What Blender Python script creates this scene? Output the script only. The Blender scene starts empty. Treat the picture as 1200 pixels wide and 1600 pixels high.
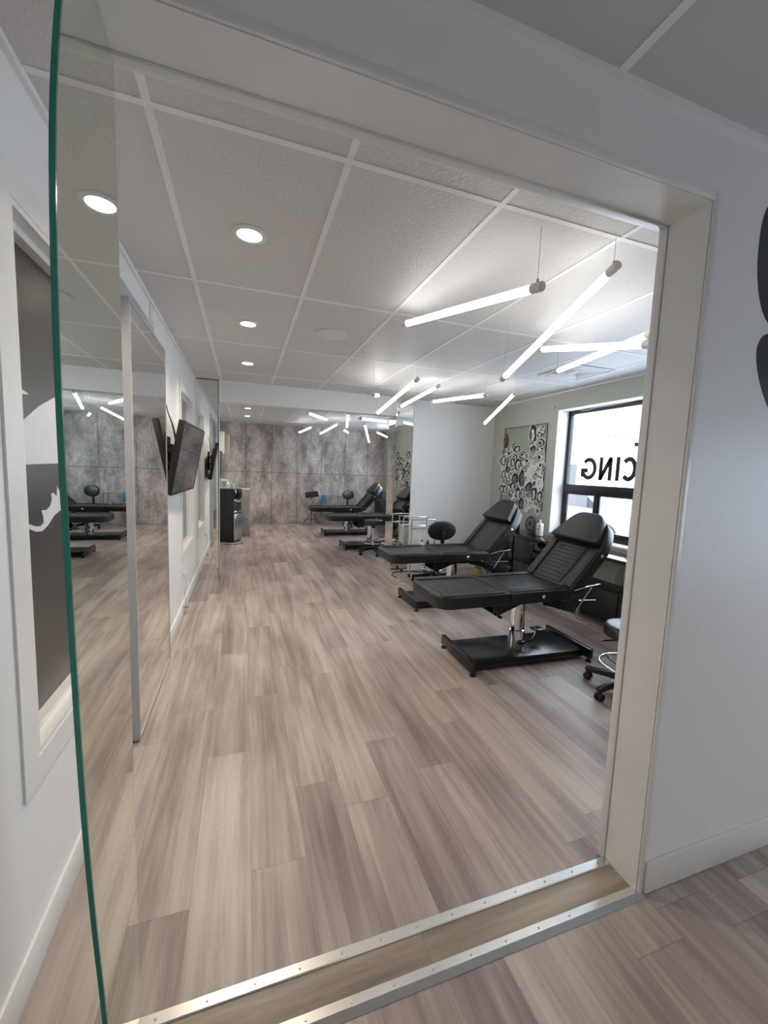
import bpy, bmesh, math, random
from mathutils import Vector, Matrix, Euler
random.seed(11)
S = bpy.context.scene
COL = S.collection
PI = math.pi

# ------------------------------------------------------------------ camera
H = 2.566
cam = bpy.data.cameras.new('camera')
cam_ob = bpy.data.objects.new('camera', cam)
COL.objects.link(cam_ob)
cam.sensor_fit = 'VERTICAL'
cam.sensor_height = 32.0
cam.lens = 32.0 * 640.36 / 1600.0
cam.clip_start = 0.02
cam.clip_end = 200
_yaw, _pitch, _roll = .3312, .1034, .0374
R = (Matrix.Rotation(-_yaw, 4, 'Z') @ Matrix.Rotation(PI/2 - _pitch, 4, 'X') @ Matrix.Rotation(_roll, 4, 'Z'))
cam_ob.matrix_world = Matrix.Translation((0, 0, 1.5222)) @ R
S.camera = cam_ob

# ------------------------------------------------------------------ world, exposure
S.view_settings.view_transform = 'Standard'
S.view_settings.look = 'None'
S.view_settings.gamma = 1.0
S.view_settings.exposure = 0.35
w = bpy.data.worlds.new('overcast_sky')
S.world = w
w.use_nodes = True
wn = w.node_tree
bg = wn.nodes['Background']
bg.inputs['Color'].default_value = (.72, .85, 1.0, 1)
bg.inputs['Strength'].default_value = 7.0

def area(name, loc, rot, sx, sy, power, color, portal=False, spread=None):
    L = bpy.data.lights.new(name, 'AREA')
    L.shape = 'RECTANGLE'; L.size = sx; L.size_y = sy
    L.energy = power; L.color = color
    if spread: L.spread = spread
    if portal: L.cycles.is_portal = True
    o = bpy.data.objects.new(name, L); COL.objects.link(o)
    o.location = loc; o.rotation_euler = rot
    return o
# daylight arrives through the street windows (portals guide the sky light)
area('daylight_portal', (3.99, 3.345, 1.57), (0, PI/2, 0), 1.56, 1.9, 1, (1, 1, 1), portal=True)
area('daylight_portal', (3.99, 9.2, 1.55), (0, PI/2, 0), 1.6, 2.2, 1, (1, 1, 1), portal=True)
area('daylight_portal', (3.99, -.525, 1.3), (0, PI/2, 0), 1.15, 1.6, 1, (1, 1, 1), portal=True)

# ------------------------------------------------------------------ materials
def nodes(name):
    m = bpy.data.materials.new(name); m.use_nodes = True
    nt = m.node_tree
    return m, nt, nt.nodes['Principled BSDF']
def mat(name, col, rough=.5, metal=0, spec=.5, coat=0, bump=None, var=0, varscale=4):
    m, nt, b = nodes(name)
    b.inputs['Base Color'].default_value = (*col, 1)
    b.inputs['Roughness'].default_value = rough
    b.inputs['Metallic'].default_value = metal
    b.inputs['Specular IOR Level'].default_value = spec
    b.inputs['Coat Weight'].default_value = coat
    b.inputs['Coat Roughness'].default_value = .05
    tc = nt.nodes.new('ShaderNodeTexCoord')
    if bump:
        sc, st, dist = bump
        n = nt.nodes.new('ShaderNodeTexNoise'); n.inputs['Scale'].default_value = sc
        n.inputs['Detail'].default_value = 3
        bp = nt.nodes.new('ShaderNodeBump'); bp.inputs['Strength'].default_value = st
        bp.inputs['Distance'].default_value = dist
        nt.links.new(tc.outputs['Object'], n.inputs['Vector'])
        nt.links.new(n.outputs['Fac'], bp.inputs['Height'])
        nt.links.new(bp.outputs['Normal'], b.inputs['Normal'])
    if var:
        n = nt.nodes.new('ShaderNodeTexNoise'); n.inputs['Scale'].default_value = varscale
        n.inputs['Detail'].default_value = 4
        r = nt.nodes.new('ShaderNodeMapRange')
        r.inputs['From Min'].default_value = .3; r.inputs['From Max'].default_value = .7
        r.inputs['To Min'].default_value = 1 - var; r.inputs['To Max'].default_value = 1 + var
        mx = nt.nodes.new('ShaderNodeVectorMath'); mx.operation = 'SCALE'
        mx.inputs[0].default_value = col
        nt.links.new(tc.outputs['Object'], n.inputs['Vector'])
        nt.links.new(n.outputs['Fac'], r.inputs['Value'])
        nt.links.new(r.outputs['Result'], mx.inputs['Scale'])
        nt.links.new(mx.outputs['Vector'], b.inputs['Base Color'])
    return m
def emit(name, col, strength):
    m, nt, b = nodes(name)
    b.inputs['Base Color'].default_value = (.9, .9, .9, 1)
    b.inputs['Emission Color'].default_value = (*col, 1)
    b.inputs['Emission Strength'].default_value = strength
    return m
def mirror_mat(name, col):
    m, nt, b = nodes(name)
    b.inputs['Base Color'].default_value = (*col, 1)
    b.inputs['Metallic'].default_value = 1
    b.inputs['Roughness'].default_value = 0.0
    return m
def glass_mat(name, tint=(1, 1, 1), refl=.1):
    m = bpy.data.materials.new(name); m.use_nodes = True
    nt = m.node_tree; nt.nodes.clear()
    o = nt.nodes.new('ShaderNodeOutputMaterial')
    t = nt.nodes.new('ShaderNodeBsdfTransparent'); t.inputs['Color'].default_value = (*tint, 1)
    g = nt.nodes.new('ShaderNodeBsdfGlossy'); g.inputs['Roughness'].default_value = .02
    lw = nt.nodes.new('ShaderNodeLayerWeight'); lw.inputs['Blend'].default_value = .5
    pw = nt.nodes.new('ShaderNodeMath'); pw.operation = 'POWER'; pw.inputs[1].default_value = 4.5
    f = nt.nodes.new('ShaderNodeMath'); f.operation = 'MULTIPLY_ADD'; f.inputs[1].default_value = .7; f.inputs[2].default_value = .03
    nt.links.new(lw.outputs['Facing'], pw.inputs[0]); nt.links.new(pw.outputs[0], f.inputs[0])
    mx = nt.nodes.new('ShaderNodeMixShader')
    nt.links.new(f.outputs[0], mx.inputs[0]); nt.links.new(t.outputs[0], mx.inputs[1])
    nt.links.new(g.outputs[0], mx.inputs[2]); nt.links.new(mx.outputs[0], o.inputs['Surface'])
    return m

def floor_mat(name, along_y=True, tone=(1, 1, 1), width=.205, length=1.22, dx=0, dy=0, scale_dark=1.0):
    m, nt, b = nodes(name)
    N = nt.nodes; L = nt.links
    tc = N.new('ShaderNodeTexCoord')
    sp = N.new('ShaderNodeSeparateXYZ'); L.new(tc.outputs['Object'], sp.inputs[0])
    def math_(op, a, bb=None, c=None):
        n = N.new('ShaderNodeMath'); n.operation = op
        for i, v in enumerate((a, bb, c)):
            if v is None: continue
            if isinstance(v, (int, float)): n.inputs[i].default_value = v
            else: L.new(v, n.inputs[i])
        return n.outputs[0]
    U = sp.outputs['X'] if along_y else sp.outputs['Y']
    V = sp.outputs['Y'] if along_y else sp.outputs['X']
    u = math_('DIVIDE', math_('ADD', U, -.03 + 50 * width + dx), width)
    iu = math_('FLOOR', u); fu = math_('FRACT', u)
    wn_ = N.new('ShaderNodeTexWhiteNoise'); wn_.noise_dimensions = '1D'; L.new(iu, wn_.inputs['W'])
    v = math_('ADD', math_('DIVIDE', math_('ADD', V, 40 + dy), length), math_('MULTIPLY', wn_.outputs['Value'], 3.7))
    iv = math_('FLOOR', v); fv = math_('FRACT', v)
    cb = N.new('ShaderNodeCombineXYZ'); L.new(iu, cb.inputs[0]); L.new(iv, cb.inputs[1])
    w2 = N.new('ShaderNodeTexWhiteNoise'); w2.noise_dimensions = '2D'; L.new(cb.outputs[0], w2.inputs['Vector'])
    rnd = w2.outputs['Value']
    # streak coordinates, shifted per plank
    def streak(su, sv, off, detail=4, rough=.6, dist=0.0):
        c = N.new('ShaderNodeCombineXYZ')
        L.new(math_('MULTIPLY', U, su), c.inputs[0]); L.new(math_('MULTIPLY', V, sv), c.inputs[1])
        L.new(math_('ADD', math_('MULTIPLY', rnd, 37.0), off), c.inputs[2])
        n = N.new('ShaderNodeTexNoise'); n.inputs['Scale'].default_value = 1
        n.inputs['Detail'].default_value = detail; n.inputs['Roughness'].default_value = rough
        n.inputs['Distortion'].default_value = dist
        L.new(c.outputs[0], n.inputs['Vector']); return n.outputs['Fac']
    s1 = streak(13, .75, 0, 3, .55, .6)
    s2 = streak(60, 2.2, 5, 4, .65)
    s3 = streak(2.5, 1.1, 9, 2, .5)
    val = math_('ADD', math_('MULTIPLY', s1, .48), math_('MULTIPLY', s2, .22))
    val = math_('ADD', val, math_('MULTIPLY', s3, .42))
    knot = streak(5.5, .55, 21, 5, .6, 2.2)
    kw = N.new('ShaderNodeMath'); kw.operation = 'SINE'; L.new(math_('MULTIPLY', knot, 95), kw.inputs[0])
    kmask = N.new('ShaderNodeMapRange'); kmask.inputs['From Min'].default_value = .52; kmask.inputs['From Max'].default_value = .62
    L.new(streak(4, .8, 33, 1, .5), kmask.inputs[0])
    val = math_('ADD', val, math_('MULTIPLY', math_('MULTIPLY', kw.outputs[0], kmask.outputs[0]), .018))
    val = math_('ADD', val, math_('MULTIPLY', math_('ADD', rnd, -.42), .11))
    cr = N.new('ShaderNodeValToRGB'); L.new(val, cr.inputs[0])
    e = cr.color_ramp.elements
    def C(r, g, bl): return (r * tone[0], g * tone[1], bl * tone[2], 1)
    e[0].position = .40; e[0].color = C(.20, .152, .142)
    e[1].position = .80; e[1].color = C(.60, .515, .44)
    x = e.new(.52); x.color = C(.31, .25, .23)
    x = e.new(.62); x.color = C(.42, .355, .315)
    x = e.new(.71); x.color = C(.51, .44, .385)
    # seams
    def seam(fr, wd):
        a = math_('LESS_THAN', fr, wd); c2 = math_('GREATER_THAN', fr, 1 - wd); return math_('MAXIMUM', a, c2)
    sm = math_('MAXIMUM', seam(fu, .004), seam(fv, .0009))
    mx = N.new('ShaderNodeMix'); mx.data_type = 'RGBA'
    L.new(math_('MULTIPLY', sm, .55), mx.inputs['Factor']); L.new(cr.outputs[0], mx.inputs[6]); mx.inputs[7].default_value = C(.12, .09, .08)
    L.new(mx.outputs[2], b.inputs['Base Color'])
    b.inputs['Roughness'].default_value = .36
    b.inputs['Specular IOR Level'].default_value = .42
    bp = N.new('ShaderNodeBump'); bp.inputs['Strength'].default_value = .12; bp.inputs['Distance'].default_value = .002
    L.new(s2, bp.inputs['Height']); L.new(bp.outputs['Normal'], b.inputs['Normal'])
    return m

def concrete_mat(name, ox=0.0):
    m, nt, b = nodes(name)
    N = nt.nodes; L = nt.links
    tc = N.new('ShaderNodeTexCoord')
    sp = N.new('ShaderNodeSeparateXYZ'); L.new(tc.outputs['Object'], sp.inputs[0])
    cb = N.new('ShaderNodeCombineXYZ')
    ad = N.new('ShaderNodeMath'); ad.operation = 'ADD'; ad.inputs[1].default_value = ox
    L.new(sp.outputs['X'], ad.inputs[0])
    L.new(ad.outputs[0], cb.inputs[0]); L.new(sp.outputs['Z'], cb.inputs[1])
    br = N.new('ShaderNodeTexBrick'); br.offset = 0; br.squash = 1
    br.inputs['Scale'].default_value = 1; br.inputs['Brick Width'].default_value = .648
    br.inputs['Row Height'].default_value = 1.335; br.inputs['Mortar Size'].default_value = .005
    br.inputs['Mortar Smooth'].default_value = .2; br.inputs['Bias'].default_value = 0
    br.inputs['Color1'].default_value = (.56, .485, .45, 1); br.inputs['Color2'].default_value = (.72, .645, .60, 1)
    br.inputs['Mortar'].default_value = (.05, .045, .042, 1)
    L.new(cb.outputs[0], br.inputs['Vector'])
    n1 = N.new('ShaderNodeTexNoise'); n1.inputs['Scale'].default_value = 2.2; n1.inputs['Detail'].default_value = 8; n1.inputs['Roughness'].default_value = .65
    mp = N.new('ShaderNodeMapping'); mp.inputs['Scale'].default_value = (1.6, 1, .7)
    L.new(tc.outputs['Object'], mp.inputs[0]); L.new(mp.outputs[0], n1.inputs['Vector'])
    n2 = N.new('ShaderNodeTexNoise'); n2.inputs['Scale'].default_value = 14; n2.inputs['Detail'].default_value = 6
    L.new(tc.outputs['Object'], n2.inputs['Vector'])
    r1 = N.new('ShaderNodeMapRange'); r1.inputs['From Min'].default_value = .36; r1.inputs['From Max'].default_value = .66; r1.inputs['To Min'].default_value = .45; r1.inputs['To Max'].default_value = 1.2
    L.new(n1.outputs['Fac'], r1.inputs[0])
    r2 = N.new('ShaderNodeMapRange'); r2.inputs['From Min'].default_value = .3; r2.inputs['From Max'].default_value = .7; r2.inputs['To Min'].default_value = .78; r2.inputs['To Max'].default_value = 1.15
    L.new(n2.outputs['Fac'], r2.inputs[0])
    mu = N.new('ShaderNodeMath'); mu.operation = 'MULTIPLY'; L.new(r1.outputs[0], mu.inputs[0]); L.new(r2.outputs[0], mu.inputs[1])
    # dark pin holes
    vo = N.new('ShaderNodeTexVoronoi'); vo.inputs['Scale'].default_value = 5.5; L.new(tc.outputs['Object'], vo.inputs['Vector'])
    gt = N.new('ShaderNodeMath'); gt.operation = 'GREATER_THAN'; gt.inputs[1].default_value = .055; L.new(vo.outputs['Distance'], gt.inputs[0])
    r3 = N.new('ShaderNodeMapRange'); r3.inputs['To Min'].default_value = .35; L.new(gt.outputs[0], r3.inputs[0])
    mu2 = N.new('ShaderNodeMath'); mu2.operation = 'MULTIPLY'; L.new(mu.outputs[0], mu2.inputs[0]); L.new(r3.outputs[0], mu2.inputs[1])
    sc = N.new('ShaderNodeVectorMath'); sc.operation = 'SCALE'; L.new(br.outputs['Color'], sc.inputs[0]); L.new(mu2.outputs[0], sc.inputs['Scale'])
    L.new(sc.outputs['Vector'], b.inputs['Base Color'])
    b.inputs['Roughness'].default_value = .6
    bp = N.new('ShaderNodeBump'); bp.inputs['Strength'].default_value = .3; bp.inputs['Distance'].default_value = .004
    L.new(n2.outputs['Fac'], bp.inputs['Height']); L.new(bp.outputs['Normal'], b.inputs['Normal'])
    return m

M = {}
M['wall'] = mat('white_wall_paint', (.84, .84, .83), .45, bump=(180, .08, .001))
M['sage'] = mat('sage_wall_paint', (.52, .55, .495), .55, bump=(180, .08, .001))
M['trim'] = mat('white_gloss_trim', (.80, .795, .775), .3, var=.04, varscale=3)
M['tile'] = mat('pebbled_ceiling_tile', (.69, .675, .665), .45, bump=(75, .55, .006))
M['tile_ante'] = mat('smooth_dimmed_tile', (.62, .60, .61), .6, bump=(60, .2, .002))  # dimmer entrance light is put into this darker tile colour
M['grid'] = mat('ceiling_grid_metal', (.88, .88, .87), .35)
M['floor'] = floor_mat('vinyl_plank_floor')
M['floor_ante'] = floor_mat('vinyl_plank_entrance', dx=.07, dy=.4)
M['sill_wood'] = floor_mat('threshold_oak', along_y=False, tone=(.86, .86, .74), width=.30, length=1.1, dx=-.9, dy=.13)
M['concrete'] = concrete_mat('concrete_wall_panels', ox=.606 + .648*0)
M['concrete_plain'] = mat('concrete_counter', (.34, .335, .32), .5, var=.3, varscale=5)
M['mirror'] = mirror_mat('mirror_silver', (.86, .88, .86))
M['mirror_green'] = mirror_mat('mirror_green_glass', (.76, .81, .76))
M['green_edge'] = mat('green_glass_edge', (.01, .22, .15), .15, spec=.8)
M['alu'] = mat('aluminium', (.55, .56, .58), .35, metal=.7)
M['silver_frame'] = mat('silver_grey_frame', (.46, .47, .49), .4, metal=.2)
M['strip'] = mat('brushed_threshold_metal', (.75, .74, .70), .25, metal=1, bump=(60, .08, .001))
M['chrome'] = mat('chrome', (.85, .86, .88), .07, metal=1)
M['leather'] = mat('black_vinyl_upholstery', (.008, .0085, .0085), .36, spec=.6, bump=(220, .06, .001))
M['leather_dk'] = mat('black_vinyl_piping', (.008, .008, .008), .45)
M['blackmetal'] = mat('black_painted_steel', (.008, .008, .009), .25, spec=.6)
M['gloss'] = mat('black_lacquer', (.006, .006, .007), .06, spec=.7)
M['plastic'] = mat('black_plastic', (.012, .012, .013), .4)
M['screen'] = mat('dark_screen', (.012, .012, .014), .03, spec=1.0)
M['frame'] = mat('black_window_frame', (.012, .013, .016), .35)
M['film'] = mat('dark_window_film', (.055, .052, .046), .24, spec=.6, bump=(240, .25, .002))
M['frost'] = mat('frosted_decal', (.62, .63, .66), .4)
M['navy'] = mat('navy_vinyl_decal', (.012, .016, .028), .4)
M['glass'] = glass_mat('clear_glass')
M['acrylic'] = glass_mat('acrylic_sheet', (.93, .95, .93))
M['jar'] = glass_mat('bottle_glass', (.8, .85, .83))
M['paper'] = mat('white_paper', (.90, .89, .86), .7)
M['ink'] = mat('black_ink', (.03, .03, .032), .7)
M['grey_ink'] = mat('grey_ink', (.22, .21, .20), .7, var=.5, varscale=60)
M['blue_ink'] = mat('blue_grey_ink', (.25, .30, .42), .7, var=.4, varscale=50)
M['brown_ink'] = mat('brown_ink', (.25, .10, .04), .7, var=.5, varscale=50)
M['red_ink'] = mat('red_ink', (.45, .06, .06), .7, var=.5, varscale=40)
M['gold_ink'] = mat('gold_ink', (.6, .38, .08), .7, var=.3, varscale=40)
M['white_plastic'] = mat('white_plastic', (.75, .76, .76), .35)
M['red'] = mat('red_plastic', (.6, .03, .03), .35)
M['yellow'] = mat('yellow_plastic', (.42, .34, .05), .45)
M['blue'] = mat('blue_plastic', (.03, .18, .42), .4)
M['rubber'] = mat('black_rubber', (.012, .012, .012), .6)
M['steel'] = mat('stainless_steel', (.5, .52, .55), .28, metal=1)
M['tan'] = mat('beige_plastic', (.42, .38, .31), .5)
M['tube'] = emit('led_tube_light', (1.0, .985, .94), 5)
M['down'] = emit('downlight_diffuser', (1.0, .90, .76), 14)
M['cap'] = mat('grey_lamp_cap', (.72, .72, .73), .4)
M['snow'] = mat('pale_street', (.8, .82, .85), .8, var=.06)
M['facade'] = mat('pale_facade', (.75, .70, .68), .8, var=.05)
M['letters'] = mat('window_lettering', (.01, .01, .012), .5)
M['carpaint'] = mat('grey_car_paint', (.22, .23, .26), .3)
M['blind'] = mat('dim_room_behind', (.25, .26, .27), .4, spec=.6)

# ------------------------------------------------------------------ mesh helpers
def new(): return bmesh.new()
def put(bm, tmp, mtx=None, mi=0):
    if mtx is not None: bmesh.ops.transform(tmp, matrix=mtx, verts=tmp.verts)
    for f in tmp.faces: f.material_index = mi
    me = bpy.data.meshes.new('tmp'); tmp.to_mesh(me); tmp.free()
    bm.from_mesh(me); bpy.data.meshes.remove(me)
def bevel(t, w_, seg=2):
    if w_ > 0:
        bmesh.ops.bevel(t, geom=list(t.edges), offset=w_, segments=seg, profile=.5, affect='EDGES', clamp_overlap=True)
def box(bm, x0, x1, y0, y1, z0, z1, bev=0, seg=2, mtx=None, mi=0):
    t = new(); bmesh.ops.create_cube(t, size=1)
    bmesh.ops.transform(t, matrix=Matrix.Translation(((x0+x1)/2, (y0+y1)/2, (z0+z1)/2)) @ Matrix.Diagonal((abs(x1-x0), abs(y1-y0), abs(z1-z0), 1)), verts=t.verts)
    bevel(t, bev, seg); put(bm, t, mtx, mi)
def cyl(bm, p0, p1, r0, r1=None, n=20, mi=0, bev=0, mtx=None):
    if r1 is None: r1 = r0
    p0 = Vector(p0); p1 = Vector(p1); d = p1 - p0
    t = new(); bmesh.ops.create_cone(t, cap_ends=True, segments=n, radius1=r0, radius2=r1, depth=d.length)
    if bev:
        es = [e for e in t.edges if len(e.link_faces) == 2 and any(len(f.verts) > 4 for f in e.link_faces)]
        bmesh.ops.bevel(t, geom=es, offset=bev, segments=3, profile=.5, affect='EDGES')
    q = Vector((0, 0, 1)).rotation_difference(d.normalized())
    m_ = Matrix.Translation((p0+p1)/2) @ q.to_matrix().to_4x4()
    put(bm, t, (mtx @ m_) if mtx is not None else m_, mi)
def sweep(bm, pts, r, n=8, smooth=0, closed=False, mi=0):
    P = [Vector(p) for p in pts]
    for _ in range(smooth):
        Q = [] if closed else [P[0]]
        rng = range(len(P)) if closed else range(len(P)-1)
        for i in rng:
            a, b = P[i], P[(i+1) % len(P)]
            Q += [a*.75+b*.25, a*.25+b*.75]
        if not closed: Q.append(P[-1])
        P = Q
    t = new(); rings = []
    up = Vector((0, 0, 1)); k = len(P); nrm = None
    for i in range(k):
        if closed: d = (P[(i+1) % k] - P[i-1]).normalized()
        else: d = (P[min(i+1, k-1)] - P[max(i-1, 0)]).normalized()
        if nrm is None:
            nrm = d.cross(up)
            if nrm.length < 1e-3: nrm = d.cross(Vector((1, 0, 0)))
        nrm = (nrm - d*nrm.dot(d)).normalized(); bi = d.cross(nrm)
        rings.append([t.verts.new(P[i] + (nrm*math.cos(2*PI*j/n) + bi*math.sin(2*PI*j/n))*r) for j in range(n)])
    for i in range(k if closed else k-1):
        a, b = rings[i], rings[(i+1) % k]
        for j in range(n): t.faces.new((a[j], a[(j+1) % n], b[(j+1) % n], b[j]))
    if not closed:
        t.faces.new(rings[0][::-1]); t.faces.new(rings[-1])
    put(bm, t, None, mi)
def prism(bm, pts, z0, z1, bev=0, seg=3, mtx=None, mi=0):
    t = new()
    a = [t.verts.new((p[0], p[1], z0)) for p in pts]; b = [t.verts.new((p[0], p[1], z1)) for p in pts]
    t.faces.new(a[::-1]); t.faces.new(b); n = len(pts)
    for i in range(n): t.faces.new((a[i], a[(i+1) % n], b[(i+1) % n], b[i]))
    bmesh.ops.recalc_face_normals(t, faces=t.faces)
    if bev:
        es = [e for e in t.edges if any(len(f.verts) > 4 or n == 4 for f in e.link_faces) and abs(e.verts[0].co.z - e.verts[1].co.z) < 1e-6]
        bmesh.ops.bevel(t, geom=es, offset=bev, segments=seg, profile=.5, affect='EDGES', clamp_overlap=True)
    put(bm, t, mtx, mi)
def rounded(pts, rad, n=6):
    """round the corners of a polygon; rad is one value or a list"""
    out = []; k = len(pts)
    for i in range(k):
        r = rad[i] if isinstance(rad, (list, tuple)) else rad
        p = Vector(pts[i]); a = Vector(pts[i-1]); c = Vector(pts[(i+1) % k])
        if r <= 0: out.append(tuple(p)); continue
        d1 = (a-p).normalized(); d2 = (c-p).normalized()
        s = p + d1*r; e = p + d2*r
        for j in range(n+1):
            tt = j/n
            q = s*(1-tt)**2 + p*2*tt*(1-tt) + e*tt*tt
            out.append((q.x, q.y))
    return out
def lathe(bm, prof, n=24, c=(0, 0, 0), mi=0, mtx=None):
    t = new(); rings = []
    for r, z in prof:
        rings.append([t.verts.new((r*math.cos(2*PI*j/n), r*math.sin(2*PI*j/n), z)) for j in range(n)])
    for a, b in zip(rings, rings[1:]):
        for j in range(n): t.faces.new((a[j], a[(j+1) % n], b[(j+1) % n], b[j]))
    t.faces.new(rings[0][::-1]); t.faces.new(rings[-1])
    bmesh.ops.remove_doubles(t, verts=t.verts, dist=1e-5)
    m_ = Matrix.Translation(c)
    put(bm, t, (mtx @ m_) if mtx is not None else m_, mi)
def obj(name, bm, m, parent=None, ang=35):
    me = bpy.data.meshes.new(name); bm.to_mesh(me); bm.free()
    for x in (m if isinstance(m, (list, tuple)) else [m]): me.materials.append(x)
    me.shade_smooth(); me.set_sharp_from_angle(angle=math.radians(ang))
    o = bpy.data.objects.new(name, me); COL.objects.link(o)
    if parent: o.parent = parent
    return o
def tag(o, label, cat, group=None, kind=None):
    o['label'] = label; o['category'] = cat
    if group: o['group'] = group
    if kind: o['kind'] = kind
    return o
def thing(name, label, cat, loc=(0, 0, 0), rz=0, group=None):
    o = bpy.data.objects.new(name, None); COL.objects.link(o)
    o.empty_display_size = .1
    o.location = loc; o.rotation_euler = (0, 0, rz)
    return tag(o, label, cat, group)
def struct(name, bm, m, parent=None, label=None):
    o = obj(name, bm, m, parent)
    o['kind'] = 'structure'
    if label: o['label'] = label
    return o
def copy_tree(o, parent=None):
    c = o.copy(); COL.objects.link(c); c.parent = parent
    for ch in [k for k in bpy.data.objects if k.parent == o and k is not c]: copy_tree(ch, c)
    return c
def recenter(o):
    """move a mesh thing's origin to its base centre"""
    me = o.data
    xs = [v.co for v in me.vertices]
    cx = (min(v.x for v in xs)+max(v.x for v in xs))/2; cy = (min(v.y for v in xs)+max(v.y for v in xs))/2
    cz = min(v.z for v in xs)
    me.transform(Matrix.Translation((-cx, -cy, -cz))); o.location = (cx, cy, cz)
    return o
def one(name, bm, m, label, cat, group=None):
    return tag(recenter(obj(name, bm, m)), label, cat, group)

XL, XR = -.585, 3.75
Y0, Y1 = .97, 1.13        # partition between entrance and studio
ZB = 2.30
YB, YF = 5.70, 11.13      # mirrored columns / far concrete wall
YN = -3.0                 # wall behind the viewpoint

# ------------------------------------------------------------------ structure
b = new(); box(b, XL-.2, XR+.3, Y1-.03, YF+.1, -.06, 0); struct('floor', b, M['floor'], label='greyish oak look plank floor of the studio')
b = new(); box(b, XL-.2, XR+.3, YN-.1, .955, -.06, 0); struct('floor', b, M['floor_ante'], label='greyish plank floor of the entrance')
b = new(); box(b, XL-.2, XR+.3, .955, Y1-.03, -.06, .004); struct('trim_1', b, M['sill_wood'], label='brown wood strip across the doorway floor')
b = new(); box(b, XL-.2, XR+.3, Y0+.02, YF+.1, H, H+.06); struct('ceiling', b, M['tile'], label='white pebbled tile ceiling of the studio')
b = new(); box(b, XL-.2, XR+.3, YN-.1, Y0+.02, 2.60, 2.66); struct('ceiling', b, M['tile_ante'], label='tile ceiling of the entrance, coloured darker for its dim light')

GX, GY, TS = -.271, 1.486, .6096
b = new()
for i in range(-1, 8):
    x = GX + i*TS
    if XL < x < XR: box(b, x-.012, x+.012, Y1, YF, H-.003, H+.002)
for j in range(0, 9):
    y = GY + j*2*TS
    if y < YF: box(b, XL, XR, y-.012, y+.012, H-.0034, H+.002)
struct('trim_2', b, M['grid'], label='white metal grid between the studio ceiling tiles')
b = new()
for i in range(-1, 8):
    x = GX + i*TS*2 + .0
    if XL < x < XR: box(b, x-.013, x+.013, YN, Y0, 2.597, 2.602)
for j in range(0, 4):
    y = .36 - j*2*TS
    box(b, XL, XR, y-.013, y+.013, 2.5966, 2.602)
box(b, -.276, XR, Y0-.022, Y0, 2.578, 2.601)
box(b, XL, XL+.022, YN, Y0, 2.578, 2.601)
struct('trim_3', b, M['grid'], label='grey metal grid and edge angle of the entrance ceiling')
b = new()
box(b, XL, XL+.018, Y1, YB, H-.02, H); box(b, XR-.018, XR, Y1, YB, H-.02, H)
struct('trim_4', b, M['grid'], label='thin white angle where studio walls meet the ceiling')

def wall_holes(name, axis, c0, c1, lo, hi, top, holes, m, label):
    """wall slab; axis 'y' runs along y between x=c0..c1; holes = (a0,a1,z0,z1)"""
    bm = new()
    def B(a0, a1, z0, z1):
        if a1-a0 < 1e-4 or z1-z0 < 1e-4: return
        if axis == 'y': box(bm, c0, c1, a0, a1, z0, z1)
        else: box(bm, a0, a1, c0, c1, z0, z1)
    p = lo
    for a0, a1, z0, z1 in sorted(holes):
        B(p, a0, 0, top); B(a0, a1, 0, z0); B(a0, a1, z1, top); p = a1
    B(p, hi, 0, top)
    return struct(name, bm, m, label=label)
W1 = (1.405, 2.12, .63, 2.20)
W2 = (4.50, 5.42, .60, 2.24)
wall_holes('wall_left', 'y', XL-.14, XL, YN, YF, 2.62, [W1, W2], M['wall'], 'long white left wall')
WR = (2.40, 4.29, .80, 2.345)
WF = (8.1, 10.3, .80, 2.345)
WA = (-1.3, .25, .75, 1.85)
wall_holes('wall_right', 'y', XR, XR+.24, Y1, YF, 2.62, [WR, WF], M['sage'], 'sage green street wall with the window')
wall_holes('wall_right', 'y', XR, XR+.24, YN, Y1, 2.62, [WA], M['wall'], 'white street wall of the entrance')
b = new(); box(b, XL-.14, XR+.24, YF, YF+.12, 0, 2.62); struct('wall_back', b, M['concrete'], label='concrete panel wall at the far end')
b = new(); box(b, XL-.14, XR+.24, YN-.12, YN, 0, 2.66); struct('wall_rear', b, M['wall'], label='white wall at the back of the entrance')
# front partition with header
XO = 1.379; ZO = 2.392
b = new()
box(b, XO, XR, Y0, Y1-.004, 0, 2.62); box(b, -.276, XO, Y0, Y1-.004, ZO, 2.62)
struct('wall_front', b, M['wall'], label='white wall and header framing the wide doorway')
b = new(); box(b, XO+.03, XR, Y1-.004, Y1+.004, 0, H); struct('wall_inner', b, M['concrete'], label='concrete panels on studio side of front wall')
# jamb boards and corner beads
b = new()
box(b, XO-.006, XO, Y0+.004, Y1-.02, 0, ZO); box(b, -.276, XO, Y0+.004, Y1-.02, ZO-.006, ZO)
struct('trim_5', b, M['trim'], label='white boards lining the doorway')
b = new()
box(b, XO-.012, XO+.05, Y1-.018, Y1+.012, 0, ZO+.05, bev=.002); box(b, -.276, XO-.012, Y1-.018, Y1+.012, ZO-.014, ZO+.05, bev=.002)
struct('trim_6', b, M['trim'], label='white inner casing edge of the doorway')
b = new()
box(b, XO-.004, XO+.02, Y0-.006, Y0+.004, 0, ZO+.02, bev=.0025); box(b, -.276, XO-.004, Y0-.006, Y0+.004, ZO-.004, ZO+.02, bev=.0025)
struct('trim_7', b, M['trim'], label='white corner bead around the doorway')
b = new()
box(b, XO+.02, XR, Y0-.014, Y0, 0, .125, bev=.003)
struct('baseboard_front', b, M['trim'], label='white baseboard right of the doorway')
b = new()
box(b, XL, XL+.012, YN, 2.36, 0, .12, bev=.003)
box(b, XL, XL+.012, 3.36, YF, 0, .12, bev=.003)
struct('baseboard_left', b, M['trim'], label='white baseboard along the left wall')
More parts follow.
